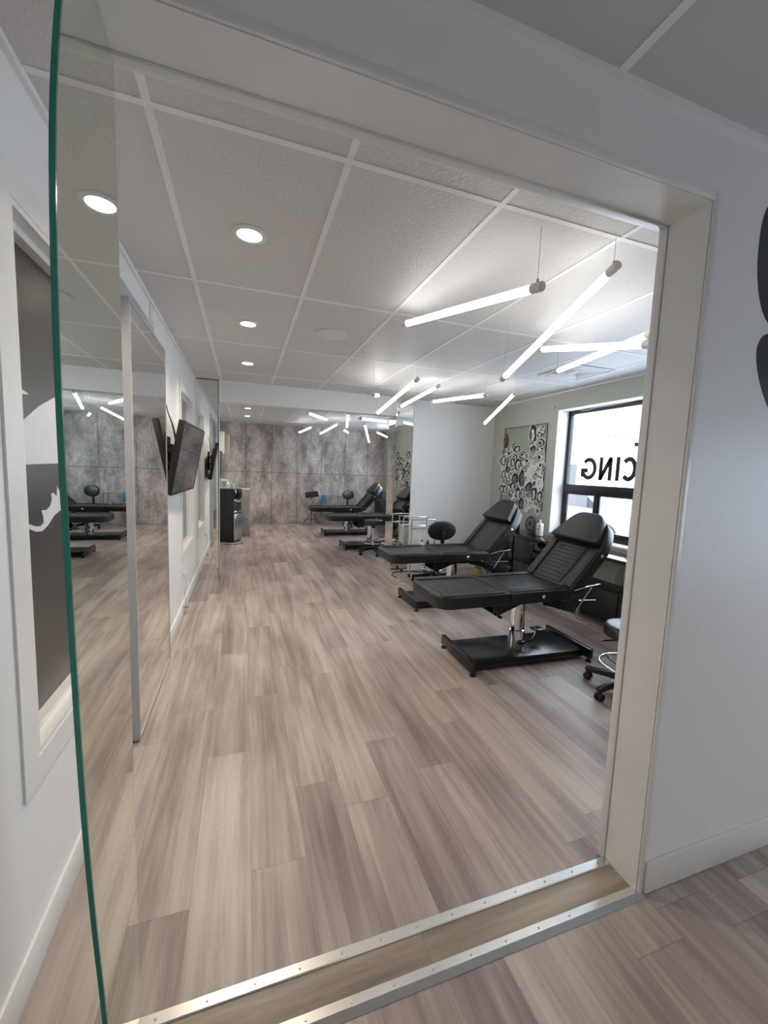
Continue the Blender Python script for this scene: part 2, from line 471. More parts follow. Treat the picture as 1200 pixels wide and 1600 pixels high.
# beam, columns
b = new(); box(b, XL, 2.10, YB, YB+.14, ZB, 2.62); struct('wall_beam', b, M['wall'], label='white dropped beam between mirrored columns')
b = new(); box(b, XL, -.312, YB+.006, YB+.30, 0, H); struct('wall_column', b, M['wall'], label='white pier behind the left mirror strip')
b = new(); box(b, 2.104, XR, YB+.006, YB+.30, 0, 2.62); struct('wall_middle', b, M['wall'], label='white cross wall behind the near beds')

# threshold metal strips
def threshold(name, y0, y1, label, slope=False):
    bm = new()
    if slope:
        pts = [(y0, .0), (y1, .0), (y1, .009), (y0+.020, .010), (y0, .002)]
    else:
        pts = [(y0, 0), (y1, 0), (y1, .006), (y1-.003, .009), (y0+.003, .009), (y0, .006)]
    mt = Matrix(((0, 0, 1, 0), (1, 0, 0, 0), (0, 1, 0, 0), (0, 0, 0, 1)))
    prism(bm, pts, XL, XO+.012 if slope else XO-.01, mtx=mt)
    o = struct(name, bm, M['strip'], label=label)
    o.data.set_sharp_from_angle(angle=math.radians(3))
    sb = new(); n = 15
    for i in range(n):
        x = XL+.1+i*(XO-XL-.15)/(n-1)
        cyl(sb, (x, (y0+y1)/2+(.008 if slope else 0), .008), (x, (y0+y1)/2+(.008 if slope else 0), .0118), .004, .003, 12)
    obj('screws', sb, M['alu'], o)
threshold('trim_8', 1.083, 1.118, 'bright metal strip on studio side of threshold')
threshold('trim_9', .945, .99, 'sloped metal strip on entrance side of threshold', True)

# ---- mirrors on columns
def mirror_sheet(name, x0, x1, y0, y1, z0, z1, label, m=M['mirror'], ed=None):
    bm = new(); box(bm, x0, x1, y0, y1, z0, z1)
    o = obj(name, bm, m); recenter(o); tag(o, label, 'mirror'); return o
mirror_sheet('mirror_strip', XL, -.306, YB-.002, YB+.004, .0, H-.004, 'tall mirror strip on left pier facing the doorway, beyond the wall television')
mirror_sheet('mirror_strip', 2.098, 2.366, YB-.002, YB+.004, .0, H-.004, 'tall mirror strip left of the white cross wall, behind the wire trolley')
mirror_sheet('mirror_strip', 2.092, 2.098, YB+.0, YB+.30, .0, ZB, 'narrow mirror strip on the inner side of the right pier')
b = new(); box(b, 2.368, XR, YB-.012, YB+.006, 0, 2.56); struct('wall_panel', b, M['wall'], label='smooth white board facing of the cross wall')
b = new(); box(b, -.312, -.304, YB-.004, YB, 0, H-.004); box(b, XL, -.304, YB-.006, YB-.002, H-.012, H-.003)
struct('trim_10', b, M['blackmetal'], label='thin dark edge strip on left pier mirror')

# ---- green edged mirror fin at left of the doorway (edge bows slightly)
fin = thing('standing_mirror', 'tall frameless mirror panel with green glass edge standing at left of doorway', 'mirror', (-.272, 1.0, 0))
edge_pts = [(0.0, .905), (.35, .875), (.64, .831), (.92, .802), (1.33, .783), (1.6, .776), (1.82, .781), (2.03, .797), (2.22, .838), (2.385, .89)]
mt = Matrix(((0, 0, 1, 0), (0, 1, 0, 0), (1, 0, 0, 0), (0, 0, 0, 1)))
_e = [Vector(p) for p in edge_pts]
for _ in range(2):
    _q = [_e[0]]
    for a_, c_ in zip(_e, _e[1:]): _q += [a_*.75+c_*.25, a_*.25+c_*.75]
    _q.append(_e[-1]); _e = _q
edge_pts = [tuple(p) for p in _e]
bm = new(); prism(bm, [(z, y-1.0+.004) for z, y in edge_pts] + [(2.385, .128), (0.012, .128)], -.003, .004, mtx=mt)
obj('mirror_glass', bm, M['mirror_green'], fin)
bm = new()
poly = [(z, y-1.0-.001) for z, y in edge_pts] + [(z, y-1.0+.004) for z, y in edge_pts[::-1]]
prism(bm, poly, -.004, .0045, mtx=mt)
obj('green_edge', bm, M['green_edge'], fin)['label'] = 'polished green glass edge'

# ---- windows in left wall
def casing(bm, x, y0, y1, z0, z1, wd=.075, t=.014, sill=.0):
    box(bm, x, x+t, y0-wd, y0, z0-wd-sill, z1+wd); box(bm, x, x+t, y1, y1+wd, z0-wd-sill, z1+wd)
    box(bm, x, x+t, y0, y1, z1, z1+wd); box(bm, x, x+t, y0, y1, z0-wd-sill, z0)
def recess(bm, x0, x1, y0, y1, z0, z1, t=.02):
    box(bm, x0, x1, y0, y0+t, z0, z1); box(bm, x0, x1, y1-t, y1, z0, z1)
    box(bm, x0, x1, y0+t, y1-t, z1-t, z1); box(bm, x0, x1, y0+t, y1-t, z0, z0+t)
for k, (W, pane_m, lab) in enumerate(((W1, M['film'], 'tall interior window with dark film left of the mirror panel'), (W2, M['blind'], 'tall narrow interior window behind the tilted television'))):
    fr = new(); casing(fr, XL, *W, wd=.085, t=.007); recess(fr, XL-.10, XL+.004, *W, t=.018); recess(fr, XL-.085, XL-.035, W[0]+.018, W[1]-.018, W[2]+.018, W[3]-.018, t=.022)
    o = struct('window_%d' % (k+1), fr, M['trim'], label=lab)
    pn = new(); box(pn, XL-.075, XL-.068, W[0]+.02, W[1]-.02, W[2]+.02, W[3]-.02)
    obj('pane', pn, pane_m, o)
    if k == 0:
        # frosted shapes stuck on the film
        mt = Matrix(((0, 0, 1, 0), (1, 0, 0, 0), (0, 1, 0, 0), (0, 0, 0, 1)))
        def decal(pts, nm, i=0, mm=M['frost']):
            bm = new(); prism(bm, pts, XL-.068, XL-.0665-i*-.0006, mtx=mt); obj(nm, bm, mm, o)
        L0 = W[0]+.022; R0 = W[1]-.022
        # white field between the dark shapes
        decal([(L0, 1.493), (1.864, 1.500), (1.876, 1.466), (1.875, 1.441), (1.861, 1.407), (1.846, 1.43), (1.836, 1.392), (1.82, 1.418), (1.811, 1.379), (1.785, 1.394), (1.767, 1.391),
               (1.77, 1.369), (1.756, 1.349), (1.727, 1.337), (1.686, 1.341), (1.698, 1.317), (1.699, 1.296), (1.677, 1.287), (1.635, 1.293), (1.60, 1.305), (L0, 1.33),
               (L0, 1.30), (1.60, 1.289), (1.641, 1.274), (1.684, 1.269), (1.731, 1.283), (1.782, 1.311), (1.824, 1.322), (1.90, 1.335), (R0, 1.36),
               (R0, 1.85), (1.98, 1.80), (1.87, 1.753), (1.702, 1.689), (1.603, 1.637), (L0, 1.56)], 'frosted_decal')
        decal([(L0, 1.73), (1.60, 1.727), (1.64, 1.719), (1.60, 1.713), (L0, 1.710)], 'frosted_decal')

# ---- street windows
mtyz = Matrix(((0, 0, 1, 0), (1, 0, 0, 0), (0, 1, 0, 0), (0, 0, 0, 1)))
def street_window(n, W, label):
    y0, y1, z0, z1 = W
    fr = new(); x0, x1 = XR+.165, XR+.215; t = .05
    box(fr, x0, x1, y0, y0+t, z0, z1, bev=.004); box(fr, x0, x1, y1-t, y1, z0, z1, bev=.004)
    box(fr, x0, x1, y0+t, y1-t, z1-t, z1, bev=.004); box(fr, x0, x1, y0+t, y1-t, z0, z0+t, bev=.004)
    box(fr, x0-.01, x1, y0+t, y1-t, 1.34, 1.425, bev=.004)
    o = struct('window_%d' % n, fr, M['frame'], label=label)
    # sliding sashes below
    ym = [y1-t, y1-.54, y1-1.04, y0+t]
    for i in range(3):
        a, b_ = ym[i+1], ym[i]
        s = new(); xx = x0+.004+(.014 if i % 2 else 0); q = .038
        box(s, xx, xx+.022, a-.012, a+q, z0+t, 1.34, bev=.003); box(s, xx, xx+.022, b_-q, b_+.0, z0+t, 1.34, bev=.003)
        box(s, xx, xx+.022, a+q, b_-q, 1.30, 1.34); box(s, xx, xx+.022, a+q, b_-q, z0+t, z0+t+.045)
        obj('sash', s, M['frame'], o)
        g = new(); box(g, xx+.009, xx+.013, a+q, b_-q, z0+t+.045, 1.30); obj('pane', g, M['glass'], o)
    g = new(); box(g, x1-.02, x1-.015, y0+t, y1-t, 1.425, z1-t); obj('pane', g, M['glass'], o)
    rv = new()
    box(rv, XR-.002, x0, y1-.004, y1+.0, z0, z1); box(rv, XR-.002, x0, y0, y0+.004, z0, z1)
    box(rv, XR-.002, x0, y0, y1, z1-.004, z1); box(rv, XR-.012, x0, y0, y1, z0-.02, z0+.004, bev=.002)
    obj('white_reveal', rv, M['wall'], o)
    return o
win = street_window(3, WR, 'black framed street window with reversed black lettering on the glass')
street_window(4, WF, 'black framed street window of the far studio')
street_window(5, WA, 'black framed street window of the entrance')
# lettering on upper pane, applied to be read from the street
xg = XR+.19
def letter(ch, ya, yb, z0=1.49, z1=1.757, st=.05):
    """monoline letter; u runs from street-reader's left (=small y) to right"""
    bm = new(); r = st/2
    Wd = yb-ya; Hh = z1-z0
    def line(pts, sm=0):
        P = [Vector(p) for p in pts]
        for _ in range(sm):
            Q = [P[0]]
            for a, c in zip(P, P[1:]): Q += [a*.75+c*.25, a*.25+c*.75]
            Q.append(P[-1]); P = Q
        Lp, Rp = [], []
        for i, p in enumerate(P):
            d = (P[min(i+1, len(P)-1)] - P[max(i-1, 0)]).normalized(); nn = Vector((-d.y, d.x))
            Lp.append(p+nn*r); Rp.append(p-nn*r)
        for i in range(len(P)-1):
            q = [Lp[i], Lp[i+1], Rp[i+1], Rp[i]]
            prism(bm, [(ya+v.x, z0+v.y) for v in q], xg-.0015-.00002*i, xg, mtx=mtyz)
    A = lambda a0, a1, n=22: [(Wd/2 + (Wd/2-r)*math.cos(math.radians(a0+(a1-a0)*i/n)), Hh/2 + (Hh/2-r)*math.sin(math.radians(a0+(a1-a0)*i/n))) for i in range(n+1)]
    if ch == 'I': line([(Wd/2, 0), (Wd/2, Hh)])
    if ch == 'N': line([(r, 0), (r, Hh)]); line([(r, Hh-.01), (Wd-r, .01)]); line([(Wd-r, 0), (Wd-r, Hh)])
    if ch == 'C': line(A(42, 318))
    if ch == 'G': line(A(42, 345)); line([(Wd-r, Hh*.12), (Wd-r, Hh*.46)]); line([(Wd*.55, Hh*.42), (Wd, Hh*.42)])
    if ch == 'R':
        line([(r, 0), (r, Hh)]); line([(r, Hh-r), (Wd*.6, Hh-r)]); line([(r, Hh*.48), (Wd*.6, Hh*.48)])
        line([(Wd*.6 + (Wd*.4-r)*math.cos(math.radians(a)), Hh*.74-r/2 + (Hh*.26-r/2)*math.sin(math.radians(a))) for a in range(90, -91, -15)])
        line([(Wd*.55, Hh*.48), (Wd-r, 0)])
    if ch == 'E': line([(r, 0), (r, Hh)]); [line([(r, h_), (Wd, h_)]) for h_ in (r, Hh/2, Hh-r)]
    if ch == 'P':
        line([(r, 0), (r, Hh)]); line([(r, Hh-r), (Wd*.6, Hh-r)]); line([(r, Hh*.48), (Wd*.6, Hh*.48)])
        line([(Wd*.6 + (Wd*.4-r)*math.cos(math.radians(a)), Hh*.74-r/2 + (Hh*.26-r/2)*math.sin(math.radians(a))) for a in range(90, -91, -15)])
    o = obj('lettering', bm, M['letters'], win)
letter('R', 3.02, 3.22); letter('C', 3.27, 3.47); letter('I', 3.47, 3.55); letter('N', 3.585, 3.765); letter('G', 3.80, 4.035)
bm = new(); box(bm, xg-.0015, xg, 2.95, 3.33, 1.865, 1.905); obj('lettering', bm, M['letters'], win)

# ------------------------------------------------------------------ outdoors
b = new(); box(b, XR+.26, 60, -40, 60, -.35, -.25); struct('ground', b, M['snow'], label='pale street outside the window')
hb = thing('house', 'pale house across the street seen through the window', 'house', (24, 26, -.25), .3)
bm = new(); box(bm, -4, 4, -5, 5, 0, 4.5); obj('wall', bm, M['facade'], hb)
bm = new(); prism(bm, [(-4.4, 4.5), (4.4, 4.5), (0, 7)], -5.3, 5.3, mtx=Matrix(((1, 0, 0, 0), (0, 0, 1, 0), (0, 1, 0, 0), (0, 0, 0, 1)))); obj('roof', bm, M['snow'], hb)
bm = new(); box(bm, -4.03, -4, -3, -1.6, 1.2, 2.6); obj('window', bm, M['film'], hb)
b = new(); sweep(b, [(9.5, 2, 3.1), (9.5, 6, 2.75), (9.5, 10, 2.62), (9.5, 14, 2.7), (9.5, 18, 2.95)], .012, 6, 2)
one('utility_wire', b, M['rubber'], 'thin dark utility wire sagging outside the window', 'wire')
car = thing('parked_car', 'dark car parked in the street outside the window', 'car', (9.2, 9.2, -.25), .1)
bm = new(); prism(bm, rounded([(-2.1, .35), (-2.1, .85), (-1.3, .95), (-.7, 1.42), (.9, 1.42), (1.5, .98), (2.1, .85), (2.1, .35)], .1, 3), -.85, .85, bev=.05, mtx=Matrix(((0, 0, 1, 0), (1, 0, 0, 0), (0, 1, 0, 0), (0, 0, 0, 1)))); obj('body', bm, M['carpaint'], car)
bm = new(); prism(bm, [(-1.15, .98), (-.65, 1.36), (.85, 1.36), (1.35, 1.0)], -.86, .86, mtx=Matrix(((0, 0, 1, 0), (1, 0, 0, 0), (0, 1, 0, 0), (0, 0, 0, 1)))); obj('side_windows', bm, M['screen'], car)
for yy in (-1.35, 1.35):
    for xx in (-.78, .78):
        bm = new(); cyl(bm, (xx-.1, yy, .32), (xx+.1, yy, .32), .32, n=24, bev=.03); obj('wheel', bm, M['rubber'], car)

# ------------------------------------------------------------------ entrance wall decals (right edge)
def decal_shape(pts, y, label):
    bm = new(); mtx = Matrix(((1, 0, 0, 0), (0, 0, 1, 0), (0, 1, 0, 0), (0, 0, 0, 1)))
    P = [Vector(p) for p in pts]
    for _ in range(2):
        Q = []
        for i in range(len(P)):
            a, c = P[i], P[(i+1) % len(P)]; Q += [a*.75+c*.25, a*.25+c*.75]
        P = Q
    prism(bm, [(p.x, p.y) for p in P], y-.0012, y, mtx=mtx)
    one('wall_decal', bm, M['navy'], label, 'wall decal')
decal_shape([(1.618, 2.425), (1.603, 2.36), (1.606, 2.24), (1.64, 2.13), (1.70, 2.06), (1.80, 2.04), (1.83, 2.2), (1.72, 2.38), (1.65, 2.44)], Y0, 'upper dark navy leaf shaped decal on white wall right of doorway')
decal_shape([(1.69, 2.04), (1.655, 1.99), (1.665, 1.93), (1.70, 1.86), (1.78, 1.76), (1.86, 1.78), (1.88, 1.95), (1.78, 2.03)], Y0, 'lower dark navy leaf shaped decal on white wall right of doorway')

# ------------------------------------------------------------------ big mirror on left wall
mp = thing('wall_mirror', 'large floor standing mirror in slim silver frame against left wall', 'mirror', (XL+.02, 2.87, 0))
y0, y1 = 2.38-2.87, 3.36-2.87; xa = 0-.015; xb = .032
bm = new(); box(bm, xb-.004, xb, y0+.014, y1-.006, .026, 2.294); obj('mirror_glass', bm, M['mirror'], mp)
bm = new()
box(bm, xa, xb-.004, y0, y1, .012, 2.31); box(bm, xb-.004, xb+.004, y0, y0+.014, .012, 2.31); box(bm, xb-.004, xb+.003, y1-.006, y1, .012, 2.31)
box(bm, xb-.004, xb+.003, y0+.014, y1-.006, 2.294, 2.31); box(bm, xb-.004, xb+.003, y0+.014, y1-.006, .012, .026)
obj('frame', bm, M['silver_frame'], mp)
b = new(); box(b, XL, XL+.016, 2.30, 3.20, 2.18, 2.405, bev=.002); one('backing_board', b, M['silver_frame'], 'grey board fixed to wall above the large silver framed mirror', 'board')
b = new(); box(b, XL, XL+.006, 3.14, 3.24, 2.44, 2.55, bev=.001); one('access_cover', b, M['white_plastic'], 'small white cover plate high on left wall above mirror', 'cover plate')

# ------------------------------------------------------------------ televisions
def television(loc, yaw, tilt, W, Hh, label, wall_x):
    t = thing('television', label, 'television', loc, 0)
    mt = Matrix.Rotation(yaw, 4, 'Z') @ Matrix.Rotation(tilt, 4, 'Y')
    bm = new(); box(bm, -.045, 0, -W/2, W/2, -Hh/2, Hh/2, bev=.004, mtx=mt)
    box(bm, -.065, -.04, -W*.30, W*.36, -Hh*.05, Hh*.35, bev=.012, mtx=mt); obj('housing', bm, M['plastic'], t)
    bm = new(); box(bm, -.002, .0012, -W/2+.016, W/2-.016, -Hh/2+.022, Hh/2-.016, mtx=mt); obj('screen', bm, M['screen'], t)
    bm = new(); q = .016
    for a in ((-W/2, -W/2+q, -Hh/2, Hh/2), (W/2-q, W/2, -Hh/2, Hh/2), (-W/2+q, W/2-q, Hh/2-q, Hh/2), (-W/2+q, W/2-q, -Hh/2, -Hh/2+.022)):
        box(bm, -.002, .004, a[0], a[1], a[2], a[3], bev=.0015, mtx=mt)
    obj('bezel', bm, M['plastic'], t)
    dx = wall_x - loc[0]; yo = -W*.30
    br = new()
    box(br, dx, dx+.02, yo-.07, yo+.07, -.15, .17, bev=.003)
    box(br, dx+.018, dx+.06, yo-.10, yo+.03, -.06, -.03); box(br, dx+.018, dx+.06, yo-.10, yo+.03, .05, .08)
    cyl(br, (dx+.05, yo-.08, -.09), (dx+.05, yo-.08, .11), .013)
    box(br, dx+.04, -.08, yo-.02, yo+.02, .05, .10, bev=.003)
    box(br, -.062, -.044, yo-.12, yo+.20, -.06, .17, bev=.003, mtx=mt)
    obj('wall_bracket', br, M['plastic'], t)
    return t
television((-.452, 4.0, 1.548), -.049, .187, 1.02, .585, 'flat black television tilted downward on a wall bracket beside large mirror', XL)
television((-.43, 8.0, 1.50), -.06, .05, .80, .50, 'black television seen edge on above the water cooler', XL)
for k, (dy, sw, zt) in enumerate(((0, .02, 1.70), (.03, .06, 1.71), (.02, .11, 1.69))):
    b = new(); sweep(b, [(XL+.004, 3.68, 1.97), (XL+.015, 3.68+.01*k, 1.90), (XL+.04, 3.70+sw*.6, 1.82), (XL+.06, 3.68+sw, zt)], .0035, 6, 2)
    one('television_cable', b, M['rubber'], ('leftmost', 'middle', 'rightmost')[k] + ' of three thin black cables hanging above the tilted television', 'cable', 'cables above the tilted television')
# outlet with cord on left wall
ot = thing('wall_outlet', 'small white wall outlet with plugged adapter low on left wall', 'outlet', (XL, 4.45, .42))
bm = new(); box(bm, 0, .006, -.035, .035, -.057, .057, bev=.002); obj('cover_plate', bm, M['white_plastic'], ot)
bm = new(); box(bm, .006, .035, -.018, .018, -.045, .0, bev=.003); obj('adapter', bm, M['white_plastic'], ot)
b = new(); sweep(b, [(XL+.03, 4.45, .38), (XL+.035, 4.46, .30), (XL+.02, 4.43, .2), (XL+.03, 4.45, .12), (XL+.04, 4.44, .0865)], .0028, 6, 2); box(b, XL+.02, XL+.06, 4.41, 4.47, .06, .088, bev=.003)
one('power_cord', b, M['tan'], 'thin grey cord dangling below outlet on left wall', 'cord')

# ------------------------------------------------------------------ ceiling fittings
def downlight(x, y, label, on=True):
    t = thing('ceiling_downlight', label, 'ceiling light', (x, y, H if y > 1 else 2.60), 0, 'round ceiling downlights')
    bm = new(); lathe(bm, [(.052, 0), (.078, 0), (.078, -.006), (.056, -.010), (.052, -.006)], 32); obj('trim_ring', bm, M['white_plastic'], t)
    bm = new(); lathe(bm, [(.001, -.0075), (.055, -.0075), (.055, -.002), (.001, -.002)], 32); obj('diffuser', bm, M['down'], t)
    L = bpy.data.lights.new('downlight_lamp', 'AREA'); L.shape = 'DISK'; L.size = .1; L.energy = 9 if y > 1 else 4.5; L.color = (1, .86, .70); L.spread = 2.4
    o = bpy.data.objects.new('lamp_light', L); COL.objects.link(o); o.parent = t; o.location = (0, 0, -.012)
downlight(.022, 2.09, 'round lit ceiling downlight closest to the doorway')
downlight(.028, 3.345, 'second round ceiling downlight from the doorway')
downlight(.034, 4.61, 'third round ceiling downlight, last one before the beam')
downlight(.065, 8.2, 'round ceiling downlight just past the beam')
downlight(.065, 9.5, 'round ceiling downlight nearest the far concrete wall')
downlight(1.2, -1.6, 'added round downlight behind the viewpoint, lighting the doorway wall')  # unseen lamp, added to brighten and warm the front wall
downlight(2.6, -1.6, 'second added round downlight behind the viewpoint, lighting the doorway wall')  # its pair, likewise added out of view as fill
def speaker(x, y, label):
    t = thing('ceiling_speaker', label, 'speaker', (x, y, H))
    bm = new(); lathe(bm, [(.001, 0), (.118, 0), (.118, -.004), (.11, -.006), (.001, -.006)], 40); obj('grille', bm, M['tile'], t)
    bm = new(); lathe(bm, [(.110, -.001), (.121, -.001), (.121, -.006), (.110, -.008)], 40); obj('rim', bm, M['white_plastic'], t)
speaker(.65, 3.32, 'flat round white speaker in the ceiling beside downlights')
speaker(1.35, 8.0, 'small round white speaker in the far room ceiling')
vt = thing('ceiling_vent', 'square white ceiling air vent near the street window', 'vent', (3.15, 3.41, H))
bm = new()
for s_ in (.25, .19, .13, .07):
    for a in ((-s_, s_, -s_, -s_+.018), (-s_, s_, s_-.018, s_), (-s_, -s_+.018, -s_+.018, s_-.018), (s_-.018, s_, -s_+.018, s_-.018)):
        box(bm, a[0], a[1], a[2], a[3], -.012-(.25-s_)*.02, .0, bev=.002)
obj('louvre', bm, M['white_plastic'], vt)
bm = new(); box(bm, -.25, .25, -.25, .25, -.004, 0); obj('backing', bm, M['cap'], vt)

TUBES = [
 ((1.19, 1.514, 2.315), (.995, 2.648, 2.48), 'slanted hanging light tube nearest the doorway, over the walkway'),
 ((1.527, 1.457, 2.44), (1.736, 2.58, 2.19), 'hanging light tube sloping down steeply from the doorway header'),
 ((2.084, 2.636, 2.455), (1.864, 1.531, 2.17), 'nearly level light tube crossing another beside the doorway jamb'),
 ((2.473, 2.902, 2.39), (2.165, 1.778, 2.34), 'light tube crossing beneath another near the ceiling vent'),
 ((1.549, 4.937, 2.20), (1.60, 3.785, 2.41), 'leftmost of the four light tubes before the white cross wall'),
 ((2.014, 5.35, 2.38), (2.03, 4.20, 2.46), 'light tube whose low end nearly touches the right mirror strip'),
 ((2.362, 5.083, 2.44), (2.476, 3.922, 2.36), 'nearly level light tube in front of the white cross wall'),
 ((3.166, 5.067, 2.20), (2.862, 3.965, 2.43), 'steep light tube beside the drawings board'),
 ((1.222, 4.02, 2.26), (1.607, 5.067, 2.45), 'short looking light tube pointing straight at the viewer'),
 ((2.72, 2.26, 2.32), (3.35, 1.45, 2.44), 'light tube mostly hidden by the doorway jamb'),
 ((.88, 6.207, 2.31), (1.377, 7.261, 2.35), 'far room light tube, left of all just past the beam'),
 ((1.269, 10.317, 2.34), (1.414, 9.148, 2.39), 'far room light tube nearest the concrete wall at left'),
 ((1.654, 9.542, 2.28), (1.833, 8.40, 2.42), 'far room light tube sloping up to the right'),
 ((1.83, 7.649, 2.28), (1.573, 6.514, 2.39), 'far room light tube pointing straight down the room'),
 ((1.88, 8.187, 2.29), (2.257, 9.298, 2.33), 'tiny looking far room light tube between two others'),
 ((1.713, 6.319, 2.30), (2.483, 7.195, 2.39), 'nearly level far room light tube beside the right pier'),
 ((2.20, 7.75, 2.39), (2.62, 8.80, 2.10), 'steep far room light tube hanging lowest'),
 ((2.907, 9.215, 2.38), (3.519, 10.202, 2.36), 'far room light tube half hidden by right pier'),
]
def light_tube(p, q, label):
    p = Vector(p); q = Vector(q); c = (p+q)/2; d = (q-p).normalized()
    t = thing('pendant_light_tube', label, 'pendant light', c, 0, 'hanging light tubes')
    bm = new(); cyl(bm, p-c+d*.045, q-c-d*.045, .019, n=16); obj('glowing_tube', bm, M['tube'], t)
    for e, s in ((p, 1), (q, -1)):
        bm = new(); cyl(bm, e-c, e-c+d*s*.06, .021, n=16, bev=.004)
        cyl(bm, e-c+d*s*.03+Vector((0, 0, .012)), e-c+d*s*.03+Vector((0, 0, .034)), .006, n=8)
        cp = obj('end_cap', bm, M['cap'], t)
        bm = new(); a = e-c+d*s*.03+Vector((0, 0, .03)); sweep(bm, [a, (a.x, a.y, H-c.z)], .0012, 5); obj('suspension_wire', bm, M['alu'], t)
for a in TUBES: light_tube(*a)

# ------------------------------------------------------------------ treatment beds
def part(name, bm, m, parent): return obj(name, bm, m, parent, 40)
def make_bed(label, loc, rz, quilt=True, top=(0, 0, 0)):
    t = thing('treatment_bed', label, 'treatment bed', loc, rz, 'black treatment beds')
    # base: end rails with feet and platform
    bm = new(); box(bm, -.525, .525, -.205, .205, .045, .085, bev=.004)
    box(bm, -.525, .525, -.205, -.185, .028, .07); box(bm, -.525, .525, .185, .205, .028, .07)
    part('base_plate', bm, M['blackmetal'], t)
    for sx in (-1, 1):
        bm = new(); box(bm, sx*.54-.017, sx*.54+.017, -.275, .275, .032, .112, bev=.003); rail = part('base_rail', bm, M['blackmetal'], t)
        for sy in (-1, 1):
            bm = new(); lathe(bm, [(.024, 0), (.024, .012), (.010, .016), (.010, .036)], 16, (sx*.54, sy*.25, 0)); part('levelling_foot', bm, M['rubber'], rail)
    # chrome column
    bm = new(); lathe(bm, [(.070, .085), (.070, .23), (.063, .235), (.058, .455), (.045, .457), (.035, .457)], 32, (0, 0, 0)); part('column', bm, M['chrome'], t)
    bm = new(); cyl(bm, (0, 0, .43), (0, 0, .55), .032); part('piston', bm, M['blackmetal'], t)
    bm = new(); sweep(bm, [(.0, -.07, .14), (.06, -.10, .15), (.14, -.06, .17), (.22, .04, .19)], .007, 8, 2); box(bm, -.03, .03, -.09, -.05, .125, .15, bev=.005); box(bm, .2, .3, .0, .09, .178, .195, bev=.005)
    part('foot_pedal', bm, M['blackmetal'], t)
    # seat mount
    my = Matrix(((1, 0, 0, 0), (0, 0, 1, 0), (0, 1, 0, 0), (0, 0, 0, 1)))
    bm = new()
    prism(bm, [(-.30, .505), (.26, .505), (.26, .48), (.12, .44), (-.06, .44), (-.29, .355), (-.33, .37)], -.13, -.115, mtx=my)
    prism(bm, [(-.30, .505), (.26, .505), (.26, .48), (.12, .44), (-.06, .44), (-.29, .355), (-.33, .37)], .115, .13, mtx=my)
    box(bm, -.12, .16, -.13, .13, .46, .50, bev=.003); box(bm, -.29, .24, -.20, -.17, .485, .505); box(bm, -.29, .24, .17, .20, .485, .505)
    prism(bm, [(-.32, .372), (-.10, .46), (-.10, .44), (-.30, .352)], -.12, .12, mtx=my)
    for sy in (-1, 1):
        prism(bm, [(.10, .505), (.20, .505), (.43, .40), (.40, .37), (.08, .46)], sy*.235-.012, sy*.235+.012, mtx=my)
    part('seat_mount', bm, M['blackmetal'], t)
    for sy in (-1, 1):
        bm = new()
        sweep(bm, [(.41, sy*.25, .385), (.47, sy*.27, .50), (.53, sy*.285, .60)], .007, 8)
        cyl(bm, (.41, sy*.22, .385), (.41, sy*.262, .385), .012); cyl(bm, (.455, sy*.23, .47), (.60, sy*.27, .475), .004)
        sweep(bm, [(.33, sy*.298, .585), (.44, sy*.305, .61), (.60, sy*.31, .63)], .005, 6)
        part('recline_strut', bm, M['chrome'], t)
        bm = new(); sweep(bm, [(-.42, sy*.22, .50), (-.36, sy*.2, .43), (-.30, sy*.17, .36)], .008, 8); cyl(bm, (-.30, sy*.15, .365), (-.30, sy*.19, .365), .013)
        part('footrest_strut', bm, M['chrome'] if sy > 0 else M['blackmetal'], t)
    # cushions
    z0, z1 = .505, .60
    bm = new(); prism(bm, rounded([(-.925, -.30), (-.303, -.30), (-.303, .30), (-.925, .30)], [.14, .01, .01, .14], 8), z0, z1, bev=.022, seg=4)
    foot = part('leg_cushion', bm, M['leather'], t)
    bm = new(); prism(bm, rounded([(-.297, -.30), (.315, -.30), (.315, .30), (-.297, .30)], .012, 3), z0, z1, bev=.022, seg=4)
    seat = part('seat_cushion', bm, M['leather'], t)
    # upholstery welt seams and bolsters on leg and seat
    for ob_, xa_, xb_ in ((foot, -.88, -.33), (seat, -.27, .30)):
        for sy in (-1, 1):
            bm = new(); box(bm, xa_, xb_, sy*.245-.036, sy*.245+.036, z1-.012, z1+.012, bev=.011, seg=3); part('side_bolster', bm, M['leather'], ob_)
        if quilt:
            bm = new(); n = 11
            for i in range(n):
                a = xa_+.03+(xb_-xa_-.06)*i/n; c = a+(xb_-xa_-.06)/n-.001
                box(bm, a, c, -.19, .19, z1-.006, z1+.0035, bev=.0025, seg=2)
            part('quilted_panel', bm, M['leather'], ob_)
    for ob_, oo in ((foot, [(-.925, -.30), (-.303, -.30), (-.303, .30), (-.925, .30)]),):
        bm = new(); pts = rounded([(oo[0][0]+.006, oo[0][1]+.006), (oo[1][0], oo[1][1]+.006), (oo[2][0], oo[2][1]-.006), (oo[3][0]+.006, oo[3][1]-.006)], [.134, .01, .01, .134], 8)
        sweep(bm, [(p[0], p[1], z1-.008) for p in pts], .004, 6, closed=True); part('piping', bm, M['leather_dk'], ob_)
    bm = new(); pts = rounded([(-.297, -.296), (.315, -.296), (.315, .296), (-.297, .296)], .012, 3); sweep(bm, [(p[0], p[1], z1-.008) for p in pts], .004, 6, closed=True); part('piping', bm, M['leather_dk'], seat)
    # backrest
    ang = math.radians(48.5)
    MB = Matrix.Translation((.322, 0, .555)) @ Matrix.Rotation(-ang, 4, 'Y')
